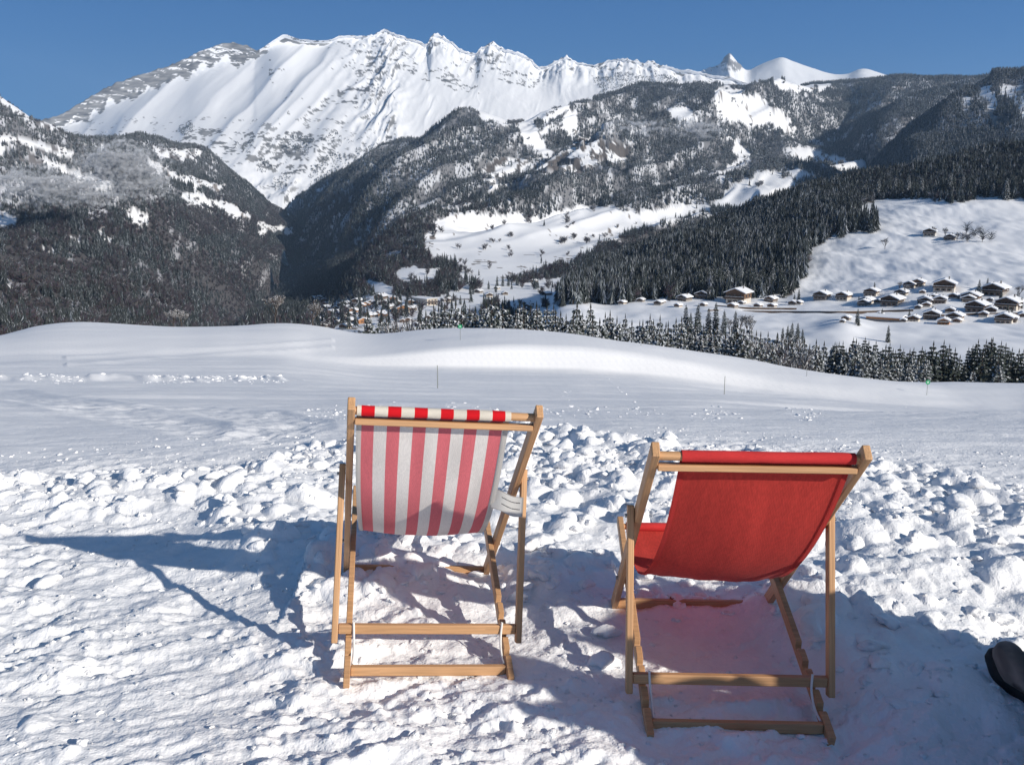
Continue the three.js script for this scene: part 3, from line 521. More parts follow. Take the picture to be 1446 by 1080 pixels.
const RANGEWOOD = [[[388, 206], [420, 186], [440, 190], [446, 206], [425, 222], [398, 214]], [[438, 236], [470, 216], [500, 214], [545, 198], [560, 196], [540, 220], [470, 262], [440, 262]], [[452, 198], [476, 184], [500, 200], [470, 206]], [[330, 206], [352, 196], [362, 210], [345, 218]], [[355, 232], [378, 226], [384, 240], [362, 244]], [[250, 186], [268, 172], [276, 186], [262, 196]], [[384, 262], [404, 240], [412, 246], [394, 272]], [[840, 112], [870, 104], [960, 108], [960, 128], [850, 128]]];
wood('range_foot_forest', 'in dark patches at the foot of the high range', range, 60000, (u, v) => { const [a, b] = jag(u, v); return insideAny(RANGEWOOD, a, b) && v > 100 ? (rand() < 0.5 ? 'frost' : 'rime') : null; }, [18, 26]);
wood('spur_forest', 'on the spur and the wood above the snow slope', slope, 52000, (u, v) => {
  const [a, b] = jag(u, v);
  if (inside(RIDGEWOOD, a, b)) return rand() < 0.5 ? 'dark' : rand() < 0.5 ? 'rime' : rand() < 0.6 ? 'bare' : 'frost';
  if (inside(SPUR, a, b)) return rand() < 0.45 + 0.3 * spots(u, v, 30, 531) ? 'frost' : rand() < 0.04 ? 'bare' : 'dark';
  if (v > 330 && v < 342 && spots(u, v, 16, 533) > 0.3 && u > 1300 && u < 1400) return rand() < 0.06 ? 'rime' : null;
  if (v > 312 && v < 330 && u > 1190 && u < 1240) return rand() < 0.35 ? 'dark' : null;
  return null;
}, [15, 25]);
// ------------------------------------------------------------------ deckchairs
const X = new THREE.Vector3(1, 0, 0);
function beamGeo(a, b, thick, deep, over = 0) { // a squared batten from a to b, its thickness along x when it stands in the side plane
  const d = b.clone().sub(a), L = d.length() + 2 * over; d.normalize();
  const g = new RoundedBoxGeometry(thick, L, deep, 2, Math.min(thick, deep) * 0.18), uv = g.attributes.uv, o = rand();
  for (let k = 0; k < uv.count; k++) uv.setXY(k, uv.getX(k) * 0.16 + o, uv.getY(k) * L * 0.8 + o * 3);
  const x = Math.abs(d.x) > 0.9 ? new THREE.Vector3(0, 0, 1) : X.clone(); const z = x.clone().cross(d).normalize(); x.copy(d).cross(z);
  return g.applyMatrix4(new THREE.Matrix4().makeBasis(x, d, z).setPosition(a.clone().add(b).multiplyScalar(0.5)));
}
function notchedGeo(a, b, thick, deep, notches) { // a batten with rounded catches cut in its upper edge; notches are distances from a
  const d = b.clone().sub(a), L = d.length(); d.normalize();
  const s = new THREE.Shape(); s.moveTo(-deep / 2, -0.02); s.lineTo(deep / 2, -0.02);
  for (const n of notches) { s.lineTo(deep / 2, n - 0.024); s.quadraticCurveTo(deep / 2 - 0.004, n - 0.012, deep / 2 - 0.018, n - 0.010); s.absarc(deep / 2 - 0.016, n, 0.0125, -Math.PI / 2, Math.PI / 2, true); s.lineTo(deep / 2, n + 0.016); }
  s.lineTo(deep / 2, L + 0.01); s.absarc(0, L + 0.01, deep / 2, 0, Math.PI, false); s.lineTo(-deep / 2, -0.02);
  const g = new THREE.ExtrudeGeometry(s, { depth: thick - 0.004, bevelEnabled: true, bevelSize: 0.002, bevelThickness: 0.002, bevelSegments: 1, curveSegments: 6 }); g.translate(0, 0, -(thick - 0.004) / 2);
  const uv = g.attributes.uv, o = rand(); for (let k = 0; k < uv.count; k++) uv.setXY(k, uv.getX(k) * 3 + o, uv.getY(k) * 0.8 + o);
  const up = d.clone().cross(X).normalize(); if (up.y < 0) up.negate();
  const m = new THREE.Matrix4().makeBasis(up, d, up.clone().cross(d)); return g.applyMatrix4(m.setPosition(a));
}
const dowelGeo = (y, z, x0, x1, r) => { const g = new THREE.CylinderGeometry(r, r, x1 - x0, 14); const uv = g.attributes.uv; for (let k = 0; k < uv.count; k++) uv.setXY(k, uv.getX(k) * 0.3, uv.getY(k) * 0.5); g.rotateZ(Math.PI / 2); return g.translate((x0 + x1) / 2, y, z); };
const weave = dataTexture(256, 256, (u, v, i, j) => 0.5 + 0.25 * (((i >> 1) + (j >> 1)) & 1 ? 1 : -1) * 0.6 + 0.25 * (tileNoise(u, v, 60, 41) - 0.5));
function clothMat(map, r, g, b, through = 0.34) { const m = new THREE.MeshPhysicalMaterial({ roughness: 1, transmission: through, thickness: 0, map, bumpMap: weave, bumpScale: 0.0008, specularIntensity: 0.2, side: THREE.DoubleSide }); m.color.setRGB(r, g, b); return m; }
const striped = (red, white, seed) => dataTexture(1024, 256, (u, v) => { // six red stripes
  const p = (u * 550 - 15) / 93.3, k = p - Math.floor(p), on = p > 0 && p < 5.6 && k < 0.5, n = 0.94 + 0.08 * (tileNoise(u, v, 250, seed) - 0.5) + 0.08 * (tileNoise(u, v, 9, seed + 1) - 0.5);
  return (on ? red : white).map((c) => c * n);
}, true);
const plainMap = dataTexture(256, 256, (u, v) => { const n = 0.93 + 0.09 * (tileNoise(u, v, 128, 45) - 0.5) + 0.1 * (tileNoise(u, v, 7, 46) - 0.5); return [n, n, n]; }, true);

function sheet(nu, nv, f) { // a cloth surface f(a, t) -> [x, y, z], both 0 .. 1
  const p = [], uv = [], idx = [];
  for (let j = 0; j <= nv; j++) for (let i = 0; i <= nu; i++) { p.push(...f(i / nu, j / nv)); uv.push(i / nu, j / nv); if (i && j) { const o = j * (nu + 1) + i; idx.push(o - nu - 2, o - nu - 1, o - 1, o - 1, o - nu - 1, o); } }
  const g = new THREE.BufferGeometry(); g.setAttribute('position', new THREE.Float32BufferAttribute(p, 3)); g.setAttribute('uv', new THREE.Float32BufferAttribute(uv, 2)); g.setIndex(idx); g.computeVertexNormals(); return g;
}
const W = 0.603, WI = 0.555, WP = 0.652, LO = 1.326, LI = 1.062, PO = 0.251, PI_ = 0.684, PQ = 0.329;
function deckchair(o) {
  const D = THREE.MathUtils.degToRad, ao = D(o.outer), ai = D(o.inner);
  const V3 = (x, y, z) => new THREE.Vector3(x, y, z), hv = o.pivot[1];
  const uo = V3(0, Math.sin(ao), Math.cos(ao)), ui = V3(0, -Math.sin(ai), Math.cos(ai)), nb = V3(0, -Math.cos(ao), Math.sin(ao)), nu = V3(0, Math.cos(ai), Math.sin(ai));
  const piv = V3(0, hv, 0), on = (d, s, n, t = 0) => piv.clone().addScaledVector(d, s).addScaledVector(n || d, t);
  const g = new THREE.Group(); g.rotation.order = 'YXZ'; g.rotation.set(0, D(o.yaw), D(o.roll));
  g.position.set(...o.pivot).sub(V3(0, hv, 0).applyEuler(g.rotation));
  g.name = numbered(o.name); g.userData = { label: o.label, category: 'deckchair', group: 'deckchairs on the snow' }; scene.add(g);
  const x = (p, dx) => p.clone().setX(dx);
  const T = LO * (1 - PO), F = -LO * PO, B = LI * PI_, I = -LI * (1 - PI_);
  const Qt = on(uo, T - LO * PQ), Qb = on(ui, B * o.q), qd = Qt.clone().sub(Qb).normalize();
  const wood = o.wood || woodMat;
  for (const s of [-1, 1]) {
    const up = part('back_rail', beamGeo(x(on(uo, F), s * W / 2), x(on(uo, T), s * W / 2), 0.024, 0.048, 0.02), wood, g);
    const bolt = new THREE.CylinderGeometry(0.007, 0.007, 0.012, 10).rotateZ(Math.PI / 2).translate(s * (W / 2 + 0.015), hv, 0); part('bolt', bolt, metalMat, up);
    part('seat_rail', notchedGeo(x(on(ui, B), s * WI / 2), x(on(ui, I), s * WI / 2), 0.022, 0.042, [0.10, 0.19, 0.28, 0.37].map((k) => k)), wood, g);
    const st = part('prop_strut', beamGeo(x(Qb.clone().addScaledVector(nu, 0.03), s * WP / 2), x(Qt, s * WP / 2), 0.022, 0.036, 0.035), wood, g);
    part('bolt', new THREE.CylinderGeometry(0.006, 0.006, 0.01, 10).rotateZ(Math.PI / 2).translate(s * (WP / 2 + 0.013), Qt.y, Qt.z), metalMat, st);
    const c0 = on(ui, B - 0.05, nu, 0.012), c1 = on(ui, B * o.q + 0.02, nu, 0.03);
    const cv = new THREE.CatmullRomCurve3([x(c0, s * (WI / 2 - 0.016)), x(c0.clone().lerp(c1, 0.5).add(V3(0, -0.012, 0.0)), s * (WI / 2 - 0.020)), x(c1, s * (WI / 2 - 0.018)), x(c1.clone().add(V3(0, 0.05, -0.01)), s * (WI / 2 - 0.015))]);
    part('cord', new THREE.TubeGeometry(cv, 18, 0.0042, 6), cordMat, g);
  }
  const topBar = on(uo, T - 0.058, nb, 0.016), dow = on(uo, T - 0.022), fr = on(uo, F + 0.05), rear = on(ui, B - 0.035), prop = Qb.clone().addScaledVector(nu, 0.032).addScaledVector(qd, 0.012), front = on(ui, I + 0.02);
  const across = (name, p, half, t, d) => part(name, beamGeo(x(p, -half), x(p, half), t, d), wood, g);
  const w1 = W / 2 - 0.0125;
  across('top_rail', topBar, w1, 0.036, 0.020); across('foot_rail', fr, w1, 0.022, 0.040); across('rear_rail', rear, WI / 2 - 0.0115, 0.022, 0.034); across('prop_rail', prop, WP / 2 - 0.0115, 0.022, 0.034);
  part('top_dowel', dowelGeo(dow.y, dow.z, -w1, w1, 0.0135), wood, g); part('front_dowel', dowelGeo(front.y, front.z, -WI / 2 + 0.01, WI / 2 - 0.01, 0.0125), wood, g);
  // the sling hangs from the top dowel to the front dowel
  const P = [[dow.z - 0.012, dow.y + 0.004], [o.sag[0][0], hv + o.sag[0][1]], [o.sag[1][0], hv + o.sag[1][1]], [front.z + 0.004, front.y - 0.013]];
  const bez = (t) => { const k = 1 - t; return [0, 1].map((n) => k * k * k * P[0][n] + 3 * k * k * t * P[1][n] + 3 * k * t * t * P[2][n] + t * t * t * P[3][n]); };
  const edge = (a, t) => lerp(lerp(o.top[0], o.low[0], sstep(0, 0.7, t)), lerp(o.top[1], o.low[1], sstep(0, 0.7, t)), a);
  const sf = (a, t) => { const [z, y] = bez(t), belly = Math.sin(Math.PI * a) * Math.sin(Math.PI * Math.min(1, t * 1.15)), w = o.crease * Math.sin(Math.PI * t) * (fbm(a * 4 + o.seed, t * 2.2 - a * 1.6, 3, 47)); return [edge(a, t), y - 0.02 * belly + 0.018 * w, z + 0.012 * belly + 0.02 * w]; };
  const sling = part('sling', sheet(60, 64, sf), o.cloth, g);
  sling.userData.label = o.slingLabel;
  const roll = (p, half, r, mat, name, a0, a1) => part(name, sheet(40, 16, (a, t) => { const an = lerp(a0, a1, t), q = r * (1 + 0.05 * noise(a * 9, t * 3, 49)); return [lerp(half[0], half[1], a), p.y + q * Math.sin(an), p.z + q * Math.cos(an)]; }), mat, sling);
  roll(dow, o.top, 0.0175, o.sleeve, 'sleeve', -0.9, 3.6);
  roll(front, o.low, 0.0175, o.sleeve, 'sleeve', -1.8, 3.4);
  for (const s of [0, 1]) part('hem', sheet(3, 64, (a, t) => { const e = s ? 1 - 0.034 * (1 - a) : 0.034 * a, p = sf(e, t); return [p[0] + (s ? 0.001 : -0.001), p[1] - 0.0022, p[2] + 0.0022]; }), o.hem, sling);
  if (o.tag) { // a washing label sewn to the right edge, bent outwards
    const c = sf(1, 0.33), tg = sheet(14, 8, (a, t) => [c[0] - 0.010 + 0.112 * a, c[1] + 0.075 - 0.072 * t - 0.028 * a + 0.004 * Math.sin(a * 7), c[2] + 0.014 + 0.03 * a + 0.008 * Math.sin(a * 5) + 0.008 * t]);
    const print = dataTexture(256, 128, (u, v) => { const line = (Math.abs(v - 0.30) < 0.022 || Math.abs(v - 0.62) < 0.022) && u > 0.3 && u < 0.9 && tileNoise(u, v, 90, 51) > 0.25; const edge2 = u > 0.95 || v < 0.04 || v > 0.96; return line ? [0.3, 0.3, 0.32] : edge2 ? [0.72, 0.71, 0.69] : [0.86, 0.85, 0.83]; }, true);
    const m = clothMat(print, 0.9, 0.9, 0.9, 0.25); part('care_label', tg, m, sling).userData.label = 'white care label sticking out at the edge';
  }
  return g;
}
const backStripe = striped([0.90, 0.48, 0.51], [0.94, 0.92, 0.90], 43), faceStripe = striped([0.90, 0.13, 0.17], [0.93, 0.90, 0.84], 44);
const cream = clothMat(plainMap, 0.76, 0.74, 0.70, 0.3), redHem = clothMat(plainMap, 0.74, 0.065, 0.055, 0.3);
deckchair({ name: 'striped_deckchair', label: 'wooden deckchair with red and white striped fabric and a white care label', slingLabel: 'red and white striped sling', pivot: [-0.367, 0.25, -3.565], yaw: 8.6, roll: -4.3, outer: 45.3, inner: 18.2, q: 0.748, sag: [[0.46, 0.20], [0.20, 0.0]], top: [-0.283, 0.212], low: [-0.255, 0.215], cloth: clothMat(backStripe, 1, 0.985, 0.97, 0.14), sleeve: clothMat(faceStripe, 1, 1, 1, 0.2), hem: cream, crease: 0.25, seed: 1, tag: true });
deckchair({ name: 'red_deckchair', label: 'wooden deckchair with plain red fabric beside the striped one', slingLabel: 'plain red sling', pivot: [0.716, 0.213, -3.276], yaw: -0.9, roll: -0.7, outer: 43.7, inner: 17.6, q: 0.752, sag: [[0.44, 0.185], [0.17, -0.06]], top: [-0.222, 0.278], low: [-0.255, 0.225], cloth: clothMat(plainMap, 0.82, 0.075, 0.055, 0.42), sleeve: clothMat(plainMap, 0.78, 0.06, 0.06, 0.2), hem: redHem, crease: 1.3, seed: 5 });
// ------------------------------------------------------------------ someone resting in a third deckchair, at the edge of the view
deckchair({ name: 'occupied_deckchair', label: 'wooden deckchair with someone resting in it at the edge of the view', slingLabel: 'plain red sling', pivot: [2.03, 0.213, -1.95], yaw: 12, roll: 0, outer: 51, inner: 17.6, q: 0.752, sag: [[0.42, 0.12], [0.15, -0.14]], top: [-0.25, 0.25], low: [-0.24, 0.24], cloth: clothMat(plainMap, 0.62, 0.045, 0.05, 0.2), sleeve: clothMat(plainMap, 0.68, 0.05, 0.06, 0.2), hem: redHem, crease: 0.4, seed: 9 });
function fleshed(bones, res, lo, hi, k) { // one continuous skin round tapered bones [a, b, ra, rb]
  const mc = new MarchingCubes(res, new THREE.MeshBasicMaterial(), false, false, 60000); mc.isolation = 0;
  const v = new THREE.Vector3(), span = hi - lo;
  for (let z = 0; z < res; z++) for (let y = 0; y < res; y++) for (let x = 0; x < res; x++) {
    const c = [x, y, z].map((n) => lo + span * n / res); let acc = 0;
    for (const [a, b, ra, rb] of bones) {
      const ab = [b[0] - a[0], b[1] - a[1], b[2] - a[2]], ap = [c[0] - a[0], c[1] - a[1], c[2] - a[2]];
      const t = clamp((ap[0] * ab[0] + ap[1] * ab[1] + ap[2] * ab[2]) / (ab[0] ** 2 + ab[1] ** 2 + ab[2] ** 2 || 1));
      const d = Math.hypot(ap[0] - ab[0] * t, ap[1] - ab[1] * t, ap[2] - ab[2] * t) - lerp(ra, rb, t); acc += Math.exp(-d * k);
    }
    mc.field[x + y * res + z * res * res] = Math.log(acc + 1e-30) / k;
  }
  mc.update();
  const n = mc.count, g = new THREE.BufferGeometry(), p = new Float32Array(n * 3);
  for (let i = 0; i < n * 3; i++) p[i] = lo + (mc.positionArray[i] + 1) / 2 * span;
  g.setAttribute('position', new THREE.BufferAttribute(p, 3)); const m = mergeVertices(g, 1e-4); m.computeVertexNormals(); return m;
}
{
  const person = thing('person', 'person in a dark jacket and brown boots lying back in a deckchair', 'person', 2.03, 0, -1.95, THREE.MathUtils.degToRad(12));
  const mottled = new THREE.MeshStandardMaterial({ roughness: 0.85, vertexColors: true });
  const speckle = (g) => { const p = g.attributes.position, c = []; for (let k = 0; k < p.count; k++) { const n = clamp(0.5 + 0.8 * fbm(p.getX(k) * 26 + p.getZ(k) * 9, p.getY(k) * 30 + p.getZ(k) * 24, 3, 591)); c.push(...mixc([0.07, 0.052, 0.045], [0.34, 0.26, 0.21], n)); } return new THREE.Float32BufferAttribute(c, 3); };
  const bones = [[[0, 0.36, 0.10], [0, 0.52, 0.27], 0.15, 0.145], [[0, 0.52, 0.27], [0, 0.76, 0.46], 0.145, 0.15], [[-0.15, 0.80, 0.50], [0.15, 0.80, 0.50], 0.085, 0.085], [[0, 0.82, 0.52], [0, 0.95, 0.58], 0.06, 0.055]];
  for (const s of [-1, 1]) bones.push([[s * 0.18, 0.79, 0.48], [s * 0.27, 0.60, 0.28], 0.062, 0.05], [[s * 0.27, 0.60, 0.28], [s * 0.15, 0.51, 0.06], 0.05, 0.036], [[s * 0.10, 0.36, 0.06], [s * 0.13, 0.50, -0.33], 0.09, 0.064], [[s * 0.13, 0.50, -0.33], [s * 0.17, 0.15, -0.66], 0.062, 0.046]);
  part('body', fleshed(bones, 90, -1.05, 1.25, 45), std(0.045, 0.045, 0.055, 0.85), person).userData.label = 'dark jacket and trousers';
  const skin = std(0.62, 0.36, 0.26, 0.6);
  part('head', fleshed([[[0, 1.0, 0.60], [0, 1.06, 0.62], 0.085, 0.09], [[0, 0.985, 0.55], [0, 0.965, 0.53], 0.06, 0.05], [[0, 1.02, 0.51], [0, 1.0, 0.495], 0.016, 0.018], [[-0.085, 1.02, 0.61], [-0.09, 1.0, 0.61], 0.02, 0.014], [[0.085, 1.02, 0.61], [0.09, 1.0, 0.61], 0.02, 0.014]], 50, 0.2, 1.2, 60), skin, person);
  const hat = new THREE.SphereGeometry(0.108, 24, 14, 0, 6.2832, 0, 1.7); hat.rotateX(0.35); hat.translate(0, 1.065, 0.625); part('woollen_hat', hat, std(0.10, 0.02, 0.025, 1), person);
  for (const s of [-1, 1]) {
    const hb = [[[s * 0.15, 0.51, 0.06], [s * 0.13, 0.50, -0.02], 0.03, 0.03]];
    for (let f = 0; f < 4; f++) hb.push([[s * (0.165 - 0.022 * f), 0.505, -0.03], [s * (0.16 - 0.024 * f), 0.492, -0.08 - 0.008 * (1.5 - Math.abs(f - 1.5))], 0.0105, 0.009], [[s * (0.16 - 0.024 * f), 0.492, -0.08 - 0.008 * (1.5 - Math.abs(f - 1.5))], [s * (0.155 - 0.024 * f), 0.468, -0.10], 0.0095, 0.008]);
    hb.push([[s * 0.10, 0.51, 0.02], [s * 0.075, 0.495, -0.04], 0.013, 0.010]);
    part('hand', fleshed(hb, 64, -0.35, 0.65, 150), skin, person);
    // walking boot: shaft, foot, rubber sole, laces
    const A = [s * 0.17, 0.14, -0.68], boot = part('boot', fleshed([[[A[0], 0.21, -0.635], [A[0], 0.12, -0.69], 0.062, 0.060], [[A[0], 0.085, -0.69], [A[0] + s * 0.05, 0.125, -0.86], 0.058, 0.046], [[A[0] + s * 0.05, 0.125, -0.86], [A[0] + s * 0.06, 0.16, -0.90], 0.046, 0.044]], 72, -1.0, 0.4, 70), mottled, person); boot.geometry.setAttribute('color', speckle(boot.geometry));
    part('sole', fleshed([[[A[0] - s * 0.006, 0.038, -0.70], [A[0] + s * 0.05, 0.082, -0.90], 0.050, 0.044], [[A[0] - s * 0.006, 0.038, -0.70], [A[0], 0.045, -0.665], 0.05, 0.046], [[A[0] + s * 0.05, 0.082, -0.90], [A[0] + s * 0.06, 0.125, -0.945], 0.044, 0.036]], 72, -1.0, 0.4, 90), std(0.012, 0.011, 0.011, 0.7), boot);
    for (let k = 0; k < 4; k++) { const lz = -0.72 - 0.028 * k, ly = 0.195 - 0.008 * k; part('lace', new THREE.TubeGeometry(new THREE.CatmullRomCurve3([new THREE.Vector3(A[0] - 0.03, ly - 0.012, lz), new THREE.Vector3(A[0] + s * 0.012 * k / 2, ly, lz - 0.008), new THREE.Vector3(A[0] + 0.035, ly - 0.012, lz)]), 8, 0.003, 5), cordMat, boot); }
    const cuff = new THREE.CylinderGeometry(0.060, 0.076, 0.10, 20, 1, true); cuff.rotateX(0.72); cuff.translate(A[0] - s * 0.004, 0.245, -0.61); part('trouser_cuff', cuff, std(0.05, 0.05, 0.062, 0.85, { side: THREE.DoubleSide }), person);
  }
}
// ------------------------------------------------------------------ loose clods, a fallen leaf
{
  const clod = (seed) => { const g = mergeVertices(new THREE.IcosahedronGeometry(1, 3).deleteAttribute('uv').deleteAttribute('normal')), p = g.attributes.position; for (let k = 0; k < p.count; k++) { const x = p.getX(k), y = p.getY(k), z = p.getZ(k); let s = 1 + 0.62 * fbm(x * 1.1 + seed + z * 0.7, y * 1.1 + z * 1.3, 3, seed) + 0.30 * noise(x * 2.6 + z * 2, y * 2.6 + seed, seed + 3) + 0.10 * noise(x * 6 - z * 5, y * 6 + z * 3, seed + 5); for (const [a, b, c, d] of [[0.8, 0.4, 0.45, 0.62], [-0.6, 0.5, 0.62, 0.66], [0.1, 0.75, -0.65, 0.6], [-0.3, 0.9, 0.3, 0.58]]) { const e = (x * a + y * b + z * c) * s; if (e > d) s *= lerp(1, d / e, 0.75); } p.setXYZ(k, x * s, y * s * 0.75, z * s); } const uv = []; for (let k = 0; k < p.count; k++) uv.push(seed * 0.37 + p.getX(k) * 0.05, p.getZ(k) * 0.05); g.setAttribute('uv', new THREE.Float32BufferAttribute(uv, 2)); g.computeVertexNormals(); return g; };
  const M = new THREE.Matrix4(), E = new THREE.Euler(), Q = new THREE.Quaternion();
  for (let v = 0; v < 5; v++) {
    const list = [];
    for (let k = 0; k < 16000; k++) {
      const th = rr(-0.74, 0.74), r = Math.sqrt(rr(2.0 ** 2, 7.2 ** 2)), x = Math.sin(th) * r, z = -Math.cos(th) * r, m = churn(x, z);
      const many = noise(x * 1.1, z * 1.1, 601 + v);
      if (rand() > (m > 0.3 ? 0.10 + 0.20 * many : r > 6.2 ? 0.05 : 0.10 + 0.16 * many)) continue;
      const s = (m > 0.3 ? 0.006 + 0.042 * rand() ** 3.2 : 0.003 + 0.013 * rand() ** 3);
      list.push([x, snowY(x, z) + s * rr(-0.35, 0.25), z, s]);
    }
    for (let k = 0; k < 1500; k++) { // snow thrown up by the groomer, on the left some way off and behind the deckchairs
      const kind = k < 330 ? 0 : k < 700 ? 1 : 2; if (k > 720) break; const bell = rand() + rand() + rand() - 1.5;
      const u = kind === 0 ? rr(-40, 400) : kind === 1 ? rr(420, 1300) : k % 2 ? 800 + 12 * bell : 885 + 30 * bell, v = kind === 0 ? 536 + 5 * bell : kind === 1 ? 583 + 9 * bell + 5 * noise(u / 90, 3, 603) : k % 2 ? 560 + 14 * (rand() - 0.5) : 560 + 0.85 * (u - 885) + 3 * bell;
      if (kind < 2 && rand() > sstep(-0.5, 0.5, fbm(u / (kind ? 60 : 45), kind ? 4 : 1, 2, 607))) continue;
      let r = kind ? 7 : 25; for (; r < 90; r *= 1.008) { const [th] = bearing(u, v), yy = hillY(Math.sin(th) * r, -Math.cos(th) * r); if (seen(Math.sin(th) * r, yy, -Math.cos(th) * r)[1] < v) break; }
      const [th] = bearing(u, v), x = Math.sin(th) * r, z = -Math.cos(th) * r, s = r * (0.0005 + (kind === 2 ? 0.0016 : 0.0030) * rand() ** 5);
      list.push([x, snowY(x, z) + s * rr(-0.55, -0.05), z, s]);
    }
    if (v === 0) list.push([-2.0, snowY(-2.0, -3.72) + 0.02, -3.72, 0.042], [0.33, snowY(0.33, -3.02) + 0.015, -3.02, 0.055], [0.36, snowY(0.36, -3.25) + 0.02, -3.25, 0.045]);
    const mesh = new THREE.InstancedMesh(clod(611 + v * 7), snowMat, list.length);
    list.forEach((t, i) => mesh.setMatrixAt(i, M.compose(new THREE.Vector3(t[0], t[1], t[2]), Q.setFromEuler(E.set(rr(-0.6, 0.6), rr(0, 6.28), rr(-0.6, 0.6))), new THREE.Vector3(t[3] * rr(0.8, 1.4), t[3] * rr(0.8, 1.1), t[3] * rr(0.8, 1.4)))));
    mesh.name = numbered('snow_clods'); mesh.castShadow = mesh.receiveShadow = true; mesh.userData = { kind: 'stuff', category: 'snow', label: ['rounded', 'angular', 'small broken', 'flattened', 'lumpy'][v] + ' loose clods of snow strewn over the ground' }; scene.add(mesh);
  }
  const lx = 0.668, lz = -3.50, leaf = part('dry_leaf', sheet(12, 6, (a, t) => { const w = Math.sin(Math.PI * a) ** 0.7 * 0.017; return [(a - 0.5) * 0.065, 0.006 * Math.sin(a * 5) + 0.008 * (t - 0.5) ** 2 * 4, (t - 0.5) * 2 * w]; }), std(0.34, 0.14, 0.05, 0.8, { side: THREE.DoubleSide }), scene);
  leaf.position.set(lx, snowY(lx, lz) + 0.016, lz); leaf.rotation.y = 0.4; leaf.userData = { label: 'dry brown leaf lying on the snow under the red deckchair', category: 'leaf' };
}

{ // a rucksack left standing beside the occupied deckchair
  const bag = thing('rucksack', 'dark rucksack standing on the snow beside the occupied deckchair', 'rucksack', 1.74, -0.02, -1.70, 0.5), cloth = std(0.05, 0.055, 0.075, 0.9), trim = std(0.02, 0.02, 0.022, 0.8);
  part('body', new RoundedBoxGeometry(0.46, 0.62, 0.28, 5, 0.10).translate(0, 0.31, 0), cloth, bag);
  part('lid', new RoundedBoxGeometry(0.44, 0.14, 0.30, 4, 0.06).translate(0, 0.64, 0.01), cloth, bag);
  part('front_pocket', new RoundedBoxGeometry(0.34, 0.30, 0.10, 4, 0.045).translate(0, 0.22, 0.16), trim, bag);
  for (const s of [-1, 1]) part('shoulder_strap', new THREE.TubeGeometry(new THREE.CatmullRomCurve3([[0.10, 0.60, -0.13], [0.13, 0.52, -0.22], [0.14, 0.30, -0.22], [0.16, 0.10, -0.14]].map(([x, y, z]) => new THREE.Vector3(s * x, y, z))), 16, 0.022, 7), trim, bag);
}

{ // a blank folding notice board beyond the occupied deckchair; its shade crosses the red one
  const nb = thing('notice_board', 'blank wooden folding board standing in the snow beyond the occupied deckchair', 'notice board', 2.57, -0.06, -1.87, Math.PI / 2 - SUN_AZ);
  for (const s of [-1, 1]) {
    const panel = part('panel', new RoundedBoxGeometry(0.64, 1.02, 0.022, 2, 0.006).rotateX(s * -0.17).translate(0, 0.66, s * 0.105), woodMat, nb);
    for (const q of [-1, 1]) part('leg', new RoundedBoxGeometry(0.045, 1.20, 0.03, 2, 0.006).rotateX(s * -0.17).translate(q * 0.345, 0.59, s * 0.118), woodMat, nb);
  }
}
